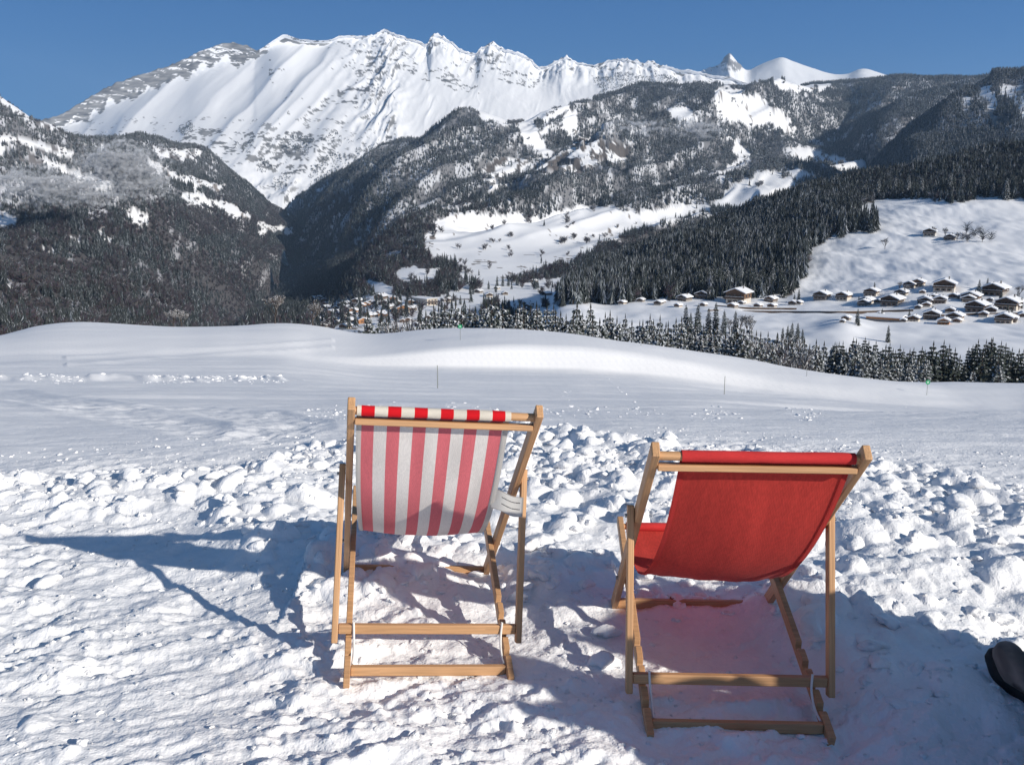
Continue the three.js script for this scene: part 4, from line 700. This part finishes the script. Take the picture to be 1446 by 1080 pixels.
// ------------------------------------------------------------------ trees behind the crest, one by one
const barkMat = std(0.075, 0.06, 0.052, 0.95), needleMat = new THREE.MeshStandardMaterial({ roughness: 0.95, vertexColors: true, side: THREE.DoubleSide }), rimeMat = std(0.86, 0.87, 0.89, 0.9, { side: THREE.DoubleSide });
function spruceParts(seed, frost, wide) { // one metre tall: trunk, boughs and the snow they carry
  let q = seed; const R = () => hash(q++, 11, 701);
  const green = soup(), snow = soup(), white = [0.86, 0.87, 0.89];
  const tiers = 17;
  for (let k = 0; k < tiers; k++) {
    const f = k / tiers, y = 0.07 + 0.89 * f ** 0.92, reach = wide * (1 - f) ** 0.68 * (0.85 + 0.25 * R()) + 0.012, n = Math.round(lerp(10, 5, f)), o = R() * 6;
    for (let i = 0; i < n; i++) {
      const a = o + (i + 0.5 * (R() - 0.5)) / n * 6.283, L = reach * (0.7 + 0.55 * R()), c = Math.cos(a), s = Math.sin(a), droop = 0.20 + 0.25 * R() - 0.15 * f, wd = 0.018 + 0.16 * L, lift = 0.012;
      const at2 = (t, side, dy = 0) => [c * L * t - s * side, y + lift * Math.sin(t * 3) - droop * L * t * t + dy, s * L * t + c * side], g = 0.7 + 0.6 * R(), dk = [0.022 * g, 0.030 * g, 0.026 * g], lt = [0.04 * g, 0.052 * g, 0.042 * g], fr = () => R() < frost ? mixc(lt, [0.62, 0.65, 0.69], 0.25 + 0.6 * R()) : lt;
      for (const sd of [-1, 1]) { // needles hang in ragged sprays either side of the bough, their tips rimed
        green.tri(at2(0.05, 0), at2(0.40, sd * wd, -0.012 - 0.02 * R()), at2(0.5, 0), dk, fr(), dk); green.tri(at2(0.3, 0), at2(0.62, sd * wd * 0.85, -0.012 - 0.02 * R()), at2(0.72, 0), dk, fr(), lt); green.tri(at2(0.55, 0), at2(0.85, sd * wd * 0.6, -0.008 - 0.02 * R()), at2(1, 0), dk, fr(), fr()); green.tri(at2(0.3, 0), at2(0.5, sd * wd * 0.35, -0.03 - 0.03 * R()), at2(0.8, 0), dk, dk, lt);
        if (R() < frost * 0.8) { const e = 0.15 + 0.55 * R(), h = 0.004 + 0.007 * R(); snow.tri(at2(e, 0, h), at2(e + 0.12, sd * wd * (0.3 + 0.4 * R()), 0), at2(Math.min(1, e + 0.3), sd * wd * 0.1, h), white); }
      }
      if (R() < frost * 0.5) { const h = 0.010, e = 0.1 + 0.4 * R(); snow.tri(at2(e, -wd * 0.16, 0.004), at2(e, wd * 0.16, 0.004), at2(e + 0.45, 0, h), white); }
    }
  }
  green.tri([-0.008, 0.94, 0], [0.008, 0.94, 0], [0, 1, 0], [0.03, 0.04, 0.03]); green.tri([0, 0.94, -0.008], [0, 0.94, 0.008], [0, 1, 0], [0.03, 0.04, 0.03]);
  return [new THREE.CylinderGeometry(0.004, 0.018, 0.95, 7).translate(0, 0.475, 0), green.build(), snow.build()];
}
function makeSpruce(name, seed, frost, wide, label, group) {
  const t = thing(name, label, 'tree', 0, 0, 0, 0, group), [tr, gr, sn] = spruceParts(seed, frost, wide);
  part('trunk', tr, barkMat, t); const c = part('crown', gr, needleMat, t); part('snow_cover', sn, rimeMat, c).userData.kind = 'stuff'; return t;
}
function bareParts(seed, frost, spread) { // a leafless tree one metre tall
  let q = seed; const R = () => hash(q++, 13, 703), tr = [], tw = soup(), sn = soup();
  const lim = (a, b, ra, rb) => { const d = b.clone().sub(a), g = new THREE.CylinderGeometry(rb, ra, d.length(), 5, 1, true); g.translate(0, d.length() / 2, 0); g.applyQuaternion(new THREE.Quaternion().setFromUnitVectors(new THREE.Vector3(0, 1, 0), d.clone().normalize())); g.translate(a.x, a.y, a.z); tr.push(g); };
  const stick = (a, b, w, s, c) => { const dx = b.x - a.x, dz = b.z - a.z, l = Math.hypot(dx, dz) || 1, px = -dz / l * w, pz = dx / l * w; s.tri([a.x - px, a.y, a.z - pz], [a.x + px, a.y, a.z + pz], [b.x, b.y, b.z], c); s.tri([a.x, a.y - w, a.z], [a.x, a.y + w, a.z], [b.x, b.y, b.z], c); };
  const grow = (a, dir, len, r, lev) => {
    const b = a.clone().addScaledVector(dir, len); if (lev < 3) lim(a, b, r, r * 0.66); else { const c = [0.10 + 0.05 * R(), 0.085 + 0.04 * R(), 0.075 + 0.03 * R()]; stick(a, b, 0.0042, tw, c); if (R() < frost) stick(a.clone().add(new THREE.Vector3(0, 0.004, 0)), b.clone().add(new THREE.Vector3(0, 0.003, 0)), 0.0045, sn, [0.86, 0.87, 0.89]); }
    if (lev > 5) return;
    const n = lev === 0 ? 5 : 3; for (let k = 0; k < n; k++) { const d = dir.clone().multiplyScalar(lev === 0 ? 0.7 : 0.9).add(new THREE.Vector3((R() - 0.5) * spread, 0.22 + 0.4 * R() - (lev > 2 ? 0.15 : 0), (R() - 0.5) * spread)).normalize(); grow(a.clone().lerp(b, 0.55 + 0.45 * (k + 1) / n), d, len * (0.62 + 0.2 * R()), r * 0.6, lev + 1); }
  };
  grow(new THREE.Vector3(0, 0, 0), new THREE.Vector3(0.02, 1, 0).normalize(), 0.30, 0.024, 0);
  return [mergeGeometries(tr), tw.build(), sn.build()];
}
function makeBare(name, seed, frost, spread, label, group) { const t = thing(name, label, 'tree', 0, 0, 0, 0, group), [tr, tw, sn] = bareParts(seed, frost, spread); part('trunk', tr, barkMat, t); const c = part('crown', tw, needleMat, t); part('rime', sn, rimeMat, c).userData.kind = 'stuff'; return t; }
const groundY = (x, z) => { const r = Math.hypot(x, z), [u] = seen(x, -40, z); let y = hillY(x, z); return r > 262 && u > 740 ? Math.max(y, -62) : y; };
// stands a tree so that its tip is on that bearing at that distance
function plant(proto, u, vTop, r, wide = 1, label, group) {
  const tip = at(u, vTop, r), y = groundY(tip.x, tip.z) - 0.3, h = Math.max(3, tip.y - y);
  const list = proto.userData.used ? copyOf(proto, tip.x, y, tip.z, 0, [1, 1, 1], label, group) : proto; if (list === proto) { proto.position.set(tip.x, y, tip.z); }
  proto.userData.used = true; list.rotation.y = rr(0, 6.28); list.scale.set(h * wide, h, h * wide); return list;
}
const G1 = 'snow laden spruces behind the crest of the piste', G2 = 'dark spruces in the hollow below the hamlet', G3 = 'rimed leafless trees among the spruces', L1 = 'snow laden spruce in the belt behind the crest of the piste', L2 = 'dark spruce with little snow in the hollow below the hamlet', L3 = 'leafless rimed tree among the snow laden spruces';
const snowy = [makeSpruce('snowy_spruce', 1000, 0.85, 0.19, L1, G1), makeSpruce('snowy_spruce', 2000, 0.7, 0.22, L1, G1), makeSpruce('snowy_spruce', 3000, 0.95, 0.17, L1, G1)];
const darkS = [makeSpruce('dark_spruce', 4000, 0.10, 0.17, L2, G2), makeSpruce('dark_spruce', 5000, 0.18, 0.2, L2, G2)];
const rimed = [makeBare('rimed_tree', 6000, 0.8, 1.3, L3, G3), makeBare('rimed_tree', 7000, 0.55, 1.2, L3, G3)];
const env = (pts, u) => { let k = 0; while (k < pts.length - 2 && u > pts[k + 1][0]) k++; return lerp(pts[k][1], pts[k + 1][1], clamp((u - pts[k][0]) / (pts[k + 1][0] - pts[k][0]))); };
const tips = [[515, 446], [560, 455], [600, 440], [640, 428], [700, 426], [760, 432], [830, 436], [880, 446], [940, 452], [1000, 458], [1060, 466], [1120, 474], [1180, 484], [1240, 492], [1300, 506], [1330, 522]];
for (let k = 0; k < 105; k++) { const u = 520 + 800 * (k + rr(-0.4, 0.4)) / 105; if (u < 610 && rand() < 0.6) continue; plant(snowy[Math.floor(rand() * 3)], u, env(tips, u) - 9 + rr(-3, 17), rr(215, 300) + (u > 1000 ? -10 : 0), rr(0.85, 1.2)); }
for (let k = 0; k < 16; k++) { const u = k < 6 ? rr(545, 600) : rr(1020, 1130); plant(rimed[Math.floor(rand() * 2)], u, env(tips, u) + rr(2, 14), rr(215, 280), rr(0.7, 1.0)); }
const darkTips = [[1180, 486], [1205, 478], [1240, 480], [1262, 486], [1290, 494], [1320, 484], [1336, 482], [1360, 500], [1392, 474], [1410, 482], [1446, 496], [1500, 490]];
for (let k = 0; k < 60; k++) { const u = 1176 + 320 * (k + rr(-0.4, 0.4)) / 60; plant(darkS[Math.floor(rand() * 2)], u, env(darkTips, u) - 4 + rr(-3, 20) * (k % 3 ? 1 : 0.2), rr(285, 345), rr(0.9, 1.3)); }
for (const [u, v] of [[1376, 518], [1413, 508], [1240, 514], [1300, 520]]) plant(snowy[2], u, v, 235, 1.2);
// two big leafless trees by themselves on the left
{ const a = makeBare('bare_tree', 8000, 0.35, 1.5, 'large leafless tree standing alone beside the crest of the piste', undefined), b = makeBare('bare_tree', 9100, 0.3, 1.7, 'smaller spreading leafless tree beside the large one, nearer the village', undefined); plant(a, 386, 408, 151, 1.0); plant(b, 440, 422, 150, 1.15); }
for (const [u, v] of [[243, 436], [256, 452]]) plant(rimed[1], u, v, 150, 1.1, 'rimed shrub on the snow bank at the edge of the piste', 'rimed shrubs on the snow bank');

// spruces in the near slope, standing where they can be told apart
const L4 = 'dark spruce standing between the chalets of the hamlet', G4 = 'spruces between the chalets';
function plantOn(proto, u, v, h, land, label, group) { const p = land.near(u, v); if (!p) return; const t = copyOf(proto, p[0], p[1] - 0.4, p[2], rr(0, 6.28), [h, h, h], label, group); t.userData.used = undefined; return t; }
for (const [u, v, h] of [[985, 470, 17], [1000, 472, 15], [1010, 471, 18], [1022, 473, 14], [968, 468, 16], [975, 470, 12], [1038, 470, 13], [1128, 425, 9], [1122, 427, 7], [1382, 419, 12], [1322, 421, 5], [1112, 482, 9], [1118, 484, 11], [1126, 483, 10], [1105, 483, 8], [1133, 484, 8], [1098, 484, 6], [1254, 482, 9], [690, 408, 16], [700, 412, 14], [650, 430, 15], [664, 416, 18], [668, 416, 17], [702, 404, 20], [710, 404, 22], [718, 404, 18], [730, 402, 20]]) plantOn(darkS[Math.floor(rand() * 2)], u, v, h, u > 760 ? slope : massif, u > 760 ? L4 : 'dark spruce standing on the valley meadows', u > 760 ? G4 : 'spruces on the valley meadows');
for (let k = 0; k < 56; k++) { const u = lerp(806, 1112, (k + rr(-0.4, 0.4)) / 56); plantOn(k % 4 ? darkS[k % 2] : snowy[k % 3], u, rr(400, 421) + sstep(860, 806, u) * 6, rr(15, 24), slope, 'tall spruce in the front row at the foot of the dark spur wood', 'spruces along the foot of the spur wood'); }
for (let k = 0; k < 34; k++) { const u = lerp(1222, 1446, (k + rr(-0.4, 0.4)) / 34); plantOn(k % 3 ? darkS[k % 2] : snowy[k % 3], u, rr(272, 282), rr(15, 25), slope, 'tall spruce at the front edge of the wood above the open snow slope', 'spruces along the top of the open snow slope'); }
for (const [u, v, h] of [[1045, 470, 11], [1055, 471, 12], [1030, 471, 9], [1062, 472, 10], [1335, 336, 9], [1318, 333, 8], [1352, 340, 8], [1365, 342, 7], [1270, 410, 7], [1280, 414, 7], [1250, 352, 10], [1440, 420, 8]]) plantOn(rimed[Math.floor(rand() * 2)], u, v, h, slope, 'leafless tree on the snow slope by the hamlet', 'leafless trees by the hamlet');

// ------------------------------------------------------------------ chalets
const roofSnow = std(0.88, 0.885, 0.9, 0.85), larch = std(0.13, 0.075, 0.045, 0.85), larchDark = std(0.07, 0.045, 0.032, 0.85), pine = std(0.42, 0.20, 0.085, 0.8), render_ = std(0.55, 0.50, 0.43, 0.9), stone = std(0.28, 0.26, 0.24, 0.95), glass = std(0.02, 0.025, 0.03, 0.15), shutter = std(0.16, 0.08, 0.05, 0.8);
const box = (w, h, d, x, y, z) => new THREE.BoxGeometry(w, h, d).translate(x, y, z);
function chalet(u, v, px, land, o = {}) {
  const p = land.near(u, v); if (!p) return; const r = Math.hypot(p[0], p[2]), w = px * r / FOCAL * (o.name === 'village_house' ? 0.95 : 0.72), d = w * (o.long || 1.15), h = w * (o.tall || 0.40), pitch = o.pitch || 0.40, ov = w * 0.10;
  const g = thing(o.name || 'chalet', o.label, 'house', p[0], p[1] - 0.8, p[2], o.turn ?? rr(-0.75, -0.5), o.group);
  const hb = h * 0.45 + 0.8, H = h + 0.8, rise = w / 2 * pitch, top = o.wood || (rand() < 0.5 ? larch : larchDark);
  part('base_wall', box(w * 0.98, hb, d * 0.98, 0, hb / 2, 0), o.base || (rand() < 0.5 ? render_ : stone), g);
  const s = new THREE.Shape(); s.moveTo(-w / 2, hb); s.lineTo(w / 2, hb); s.lineTo(w / 2, H); s.lineTo(0, H + rise); s.lineTo(-w / 2, H); s.closePath();
  part('upper_wall', new THREE.ExtrudeGeometry(s, { depth: d, bevelEnabled: false }).translate(0, 0, -d / 2), top, g);
  const rs = new THREE.Shape(), e = w / 2 + ov, ye = H - ov * pitch, th = 0.55; rs.moveTo(-e, ye); rs.lineTo(0, H + rise + 0.02); rs.lineTo(e, ye); rs.lineTo(e + 0.05, ye + th * 0.8); rs.quadraticCurveTo(w * 0.2, H + rise * 0.62 + th * 1.25, 0, H + rise + th); rs.quadraticCurveTo(-w * 0.2, H + rise * 0.62 + th * 1.25, -e - 0.05, ye + th * 0.8); rs.closePath();
  const roof = part('roof', new THREE.ExtrudeGeometry(rs, { depth: d + 2 * ov, bevelEnabled: false, curveSegments: 4 }).translate(0, 0, -d / 2 - ov), roofSnow, g);
  roof.userData.label = 'roof under thick snow';
  if (px >= 9) { const ch = part('chimney', box(w * 0.07, w * 0.2, w * 0.08, w * 0.18, H + rise + 0.2, -d * 0.15), stone, roof); }
  if (px >= 10) {
    const nw = px >= 18 ? 3 : 2;
    for (let k = 0; k < nw; k++) for (const row of px >= 16 ? [0.55, 1.45] : [1.2]) { const x = (k - (nw - 1) / 2) * w * 0.28, wy = hb * row, win = part('window', box(w * 0.10, hb * 0.42, 0.12, x, wy, d / 2 + 0.03), glass, g); if (px >= 14) for (const q of [-1, 1]) part('shutter', box(w * 0.045, hb * 0.42, 0.07, x + q * w * 0.08, wy, d / 2 + 0.06), shutter, win); }
    for (let k = 0; k < 2; k++) part('window', box(0.12, hb * 0.4, d * 0.12, w / 2 + 0.03, hb * 1.4, (k - 0.5) * d * 0.42), glass, g);
  }
  if (px >= 18 || o.balcony) { const b = part('balcony', box(w * 1.02, 0.14, w * 0.13, 0, hb + 0.05, d / 2 + w * 0.065), larchDark, g); part('railing', box(w * 1.02, hb * 0.32, 0.08, 0, hb + 0.12 + hb * 0.16, d / 2 + w * 0.127), larchDark, b); part('snow_edge', box(w * 1.02, 0.16, 0.16, 0, hb + 0.2 + hb * 0.32, d / 2 + w * 0.127), roofSnow, b); }
  return g;
}
const HL = 'brown timber chalet with a snow covered roof in the hamlet on the slope', HG = 'chalets of the hamlet';
for (const [u, v, px] of [[1297, 403, 20], [1334, 409, 34], [1231, 416, 22], [1225, 428, 20], [1260, 430, 31], [1306, 427, 20], [1372, 424, 27], [1406, 416, 33], [1380, 439, 30], [1400, 441, 17], [1425, 435, 34], [1349, 452, 24], [1419, 455, 27], [967, 424, 20], [994, 421, 24], [1161, 421, 24], [1192, 423, 22], [1089, 426, 18], [1128, 430, 12], [1316, 449, 26]]) chalet(u, v, px, slope, { label: HL, group: HG });
chalet(1251, 453, 32, slope, { label: 'long low building with a bright orange timber end wall below the road', wood: pine, tall: 0.26, pitch: 0.16, long: 1.9, turn: 0.9 });
chalet(1333, 458, 19, slope, { label: 'small orange timber chalet low in the hamlet', wood: pine, base: pine });
chalet(1043, 428, 36, slope, { label: 'large three storey chalet with balconies beside the dark spur wood', tall: 0.62, balcony: true });
chalet(1313, 333, 20, slope, { label: 'hillside barn standing alone on the upper snow slope, under the leafless trees', wood: larchDark });
chalet(1342, 338, 18, slope, { label: 'smaller hillside barn beside the other one on the upper snow slope', wood: larchDark, tall: 0.3 });
for (let k = 0; k < 18; k++) chalet(rr(1180, 1446), rr(412, 456), rr(9, 15), slope, { label: 'small shed or barn with a snowy roof between the chalets', group: 'small outbuildings of the hamlet', name: 'barn' });
for (let k = 0; k < 8; k++) chalet(rr(930, 1130), rr(424, 436), rr(9, 15), slope, { label: 'small shed or barn with a snowy roof between the chalets', group: 'small outbuildings of the hamlet', name: 'barn' });
for (let k = 0; k < 14; k++) chalet(rr(1185, 1446), rr(406, 456), rr(13, 21), slope, { label: HL, group: HG, wood: larchDark });
for (let k = 0; k < 16; k++) plantOn(darkS[k % 2], rr(1180, 1446), rr(408, 462), rr(4, 9), slope, L4, G4);
const VL = 'small snow roofed house in the valley village', VG = 'houses of the valley village';
for (const [u, v, px] of [[462, 437, 11], [467, 445, 13], [463, 461, 14], [480, 458, 11], [488, 431, 11], [491, 437, 11], [501, 442, 13], [505, 428, 12], [513, 434, 11], [523, 428, 10], [538, 423, 15], [497, 455, 13], [480, 442, 9], [506, 437, 10], [538, 445, 12], [581, 438, 11], [632, 426, 11], [488, 464, 13], [448, 457, 9], [533, 431, 11], [475, 437, 9], [495, 446, 11], [409, 452, 10], [470, 452, 10], [520, 446, 11], [550, 436, 11], [458, 450, 10], [556, 424, 10]]) chalet(u, v, px, massif, { name: 'village_house', label: VL, group: VG, turn: rr(-0.9, 0.1), wood: rand() < 0.15 ? pine : larch });
for (let k = 0; k < 34; k++) chalet(lerp(446, 610, rand() ** 1.4), rr(424, 463), rr(8, 12), massif, { name: 'village_house', label: VL, group: VG, turn: rr(-0.9, 0.3), wood: rand() < 0.14 ? pine : rand() < 0.5 ? larch : larchDark, base: rand() < 0.4 ? stone : larchDark });
chalet(512, 456, 14, massif, { name: 'village_house', label: 'village house with bright orange timber walls', wood: pine, base: pine, turn: 0.3 });
chalet(570, 440, 18, massif, { name: 'village_house', label: 'broad orange brown house at the middle of the valley village', wood: pine, turn: 0.1 });
chalet(601, 429, 25, massif, { name: 'village_hotel', label: 'large pale hotel block with a dark long side in the valley village', wood: render_, base: render_, tall: 0.5, pitch: 0.08, long: 1.8, turn: 0.7 });
for (let k = 0; k < 12; k++) chalet(rr(622, 800), rr(412, 442), rr(8, 12), massif, { name: 'village_house', label: VL, group: VG, turn: rr(-0.9, 0.3), wood: larchDark });
const ML = 'lone snow roofed house on the valley meadows beside the dark wood', MG = 'lone houses on the valley meadows';
for (const [u, v, px] of [[676, 414, 12], [702, 408, 9], [754, 399, 10]]) chalet(u, v, px, massif, { label: ML, group: MG });
for (const [u, v, px] of [[841, 424, 16], [879, 429, 12], [905, 426, 12], [930, 430, 14]]) chalet(u, v, px, slope, { label: 'house in the shade at the foot of the dark spur wood', group: 'houses below the spur wood' });
chalet(793, 430, 13, slope, { label: 'small pale yellow house at the edge of the blue shadow below the spur wood', wood: render_, base: render_ });

// stone walls along the road below the hamlet
for (const [pts, label] of [[[[1000, 440], [1060, 441], [1120, 442], [1180, 442], [1240, 441], [1290, 440]], 'long dark retaining wall along the road below the hamlet'], [[[1010, 433], [1050, 436], [1090, 437], [1125, 437]], 'shorter dark wall stepping up behind the road near the large chalet'], [[[1330, 447], [1380, 445], [1446, 444], [1500, 444]], 'dark wall crossing the right end of the hamlet']]) {
  const P = pts.map(([u, v]) => slope.near(u, v)).filter(Boolean).map((p) => new THREE.Vector3(...p)), g = thing('retaining_wall', label, 'wall');
  const curve = new THREE.CatmullRomCurve3(P), seg = (lo, hi, th) => sheet(40, 5, (a, t) => { const p = curve.getPoint(a), q = [[-th, lo], [-th, hi], [th, hi], [th, lo], [-th, lo], [-th, hi]][Math.round(t * 5)]; return [p.x, p.y + q[1], p.z + q[0]]; });
  part('stonework', seg(-1, 1.1, 0.3), larchDark, g); part('snow_cap', seg(1.1, 1.35, 0.4), roofSnow, g);
}

// ------------------------------------------------------------------ piste markers
function marker(u, vBase, r, h, label, disc) {
  const [th] = bearing(u, vBase), x = Math.sin(th) * r, z = -Math.cos(th) * r, y = snowY(x, z);
  const g = thing(disc ? 'piste_sign' : 'piste_pole', label, disc ? 'piste sign' : 'pole', x, y - 0.1, z);
  part('pole', new THREE.CylinderGeometry(0.022, 0.026, h, 8).translate(0, h / 2, 0), std(0.16, 0.17, 0.13, 0.6), g);
  if (disc) { const d = part('disc', new THREE.CylinderGeometry(0.27, 0.27, 0.03, 28).rotateX(Math.PI / 2).translate(0, h - 0.25, 0.03), std(0.02, 0.30, 0.12, 0.5), g); part('number_patch', new THREE.CylinderGeometry(0.11, 0.11, 0.006, 20).rotateX(Math.PI / 2).translate(0, h - 0.25, 0.049), std(0.45, 0.62, 0.5, 0.5), d); }
}
marker(650, 487, 118, 2.1, 'green round piste sign on a pole at the crest', true);
marker(1308, 572, 118, 1.9, 'green round piste sign on a pole by the end of the bright bank', true);
marker(618, 552, 63, 1.75, 'thin dark pole in the snow behind the striped deckchair'); marker(1023, 556, 75, 1.6, 'thin dark pole in the snow left of the bright bank, far behind the red deckchair'); marker(905, 497, 122, 1.1, 'short thin pole near the lip of the snow bank'); marker(1139, 540, 118, 1.1, 'short thin pole on the far snow slope near the belt of spruces');

// ------------------------------------------------------------------ mist hanging on the slopes, and the haze of the valley
function mist(name, label, blobs, size) {
  const m = new THREE.MeshStandardMaterial({ roughness: 1, transparent: true, opacity: 0.055, depthWrite: false }); m.color.setRGB(0.72, 0.74, 0.78);
  const pts = [], gs = () => (rand() + rand() + rand() + rand() - 2) * 0.87;
  for (const [u, v, r, ru, rv, n] of blobs) for (let k = 0; k < n; k++) { const a = gs(), b = gs(); pts.push(at(u + ru * a + 8 * noise(b * 3, a * 3, 801), v + rv * b + 6 * noise(a * 3, b * 3, 803), r + r * 0.03 * gs())); }
  const mesh = new THREE.InstancedMesh(new THREE.IcosahedronGeometry(1, 0), m, pts.length), M = new THREE.Matrix4(), Q = new THREE.Quaternion(), E = new THREE.Euler();
  pts.forEach((p, i) => { const s = size * rr(0.5, 1.3); mesh.setMatrixAt(i, M.compose(p, Q.setFromEuler(E.set(rr(0, 6), rr(0, 6), 0)), new THREE.Vector3(s * 1.5, s, s))); });
  mesh.name = name; mesh.userData = { kind: 'stuff', category: 'mist', label }; scene.add(mesh);
}
mist('mist_cloud', 'thin grey bank of mist hanging on the left hillside', [[165, 232, 2250, 56, 30, 4200], [190, 252, 2250, 44, 26, 2600], [50, 262, 2000, 76, 24, 2400], [110, 268, 2000, 64, 20, 1300]], 3.3);
mist('mist_cloud_001', 'faint wisp of mist on the wooded middle mountain', [[985, 180, 3300, 34, 12, 500], [900, 178, 3300, 50, 12, 400]], 5.5);
scene.fog = new THREE.FogExp2(new THREE.Color().setRGB(0.50, 0.72, 1.0), 3.7e-5);
renderer.render(scene, camera);
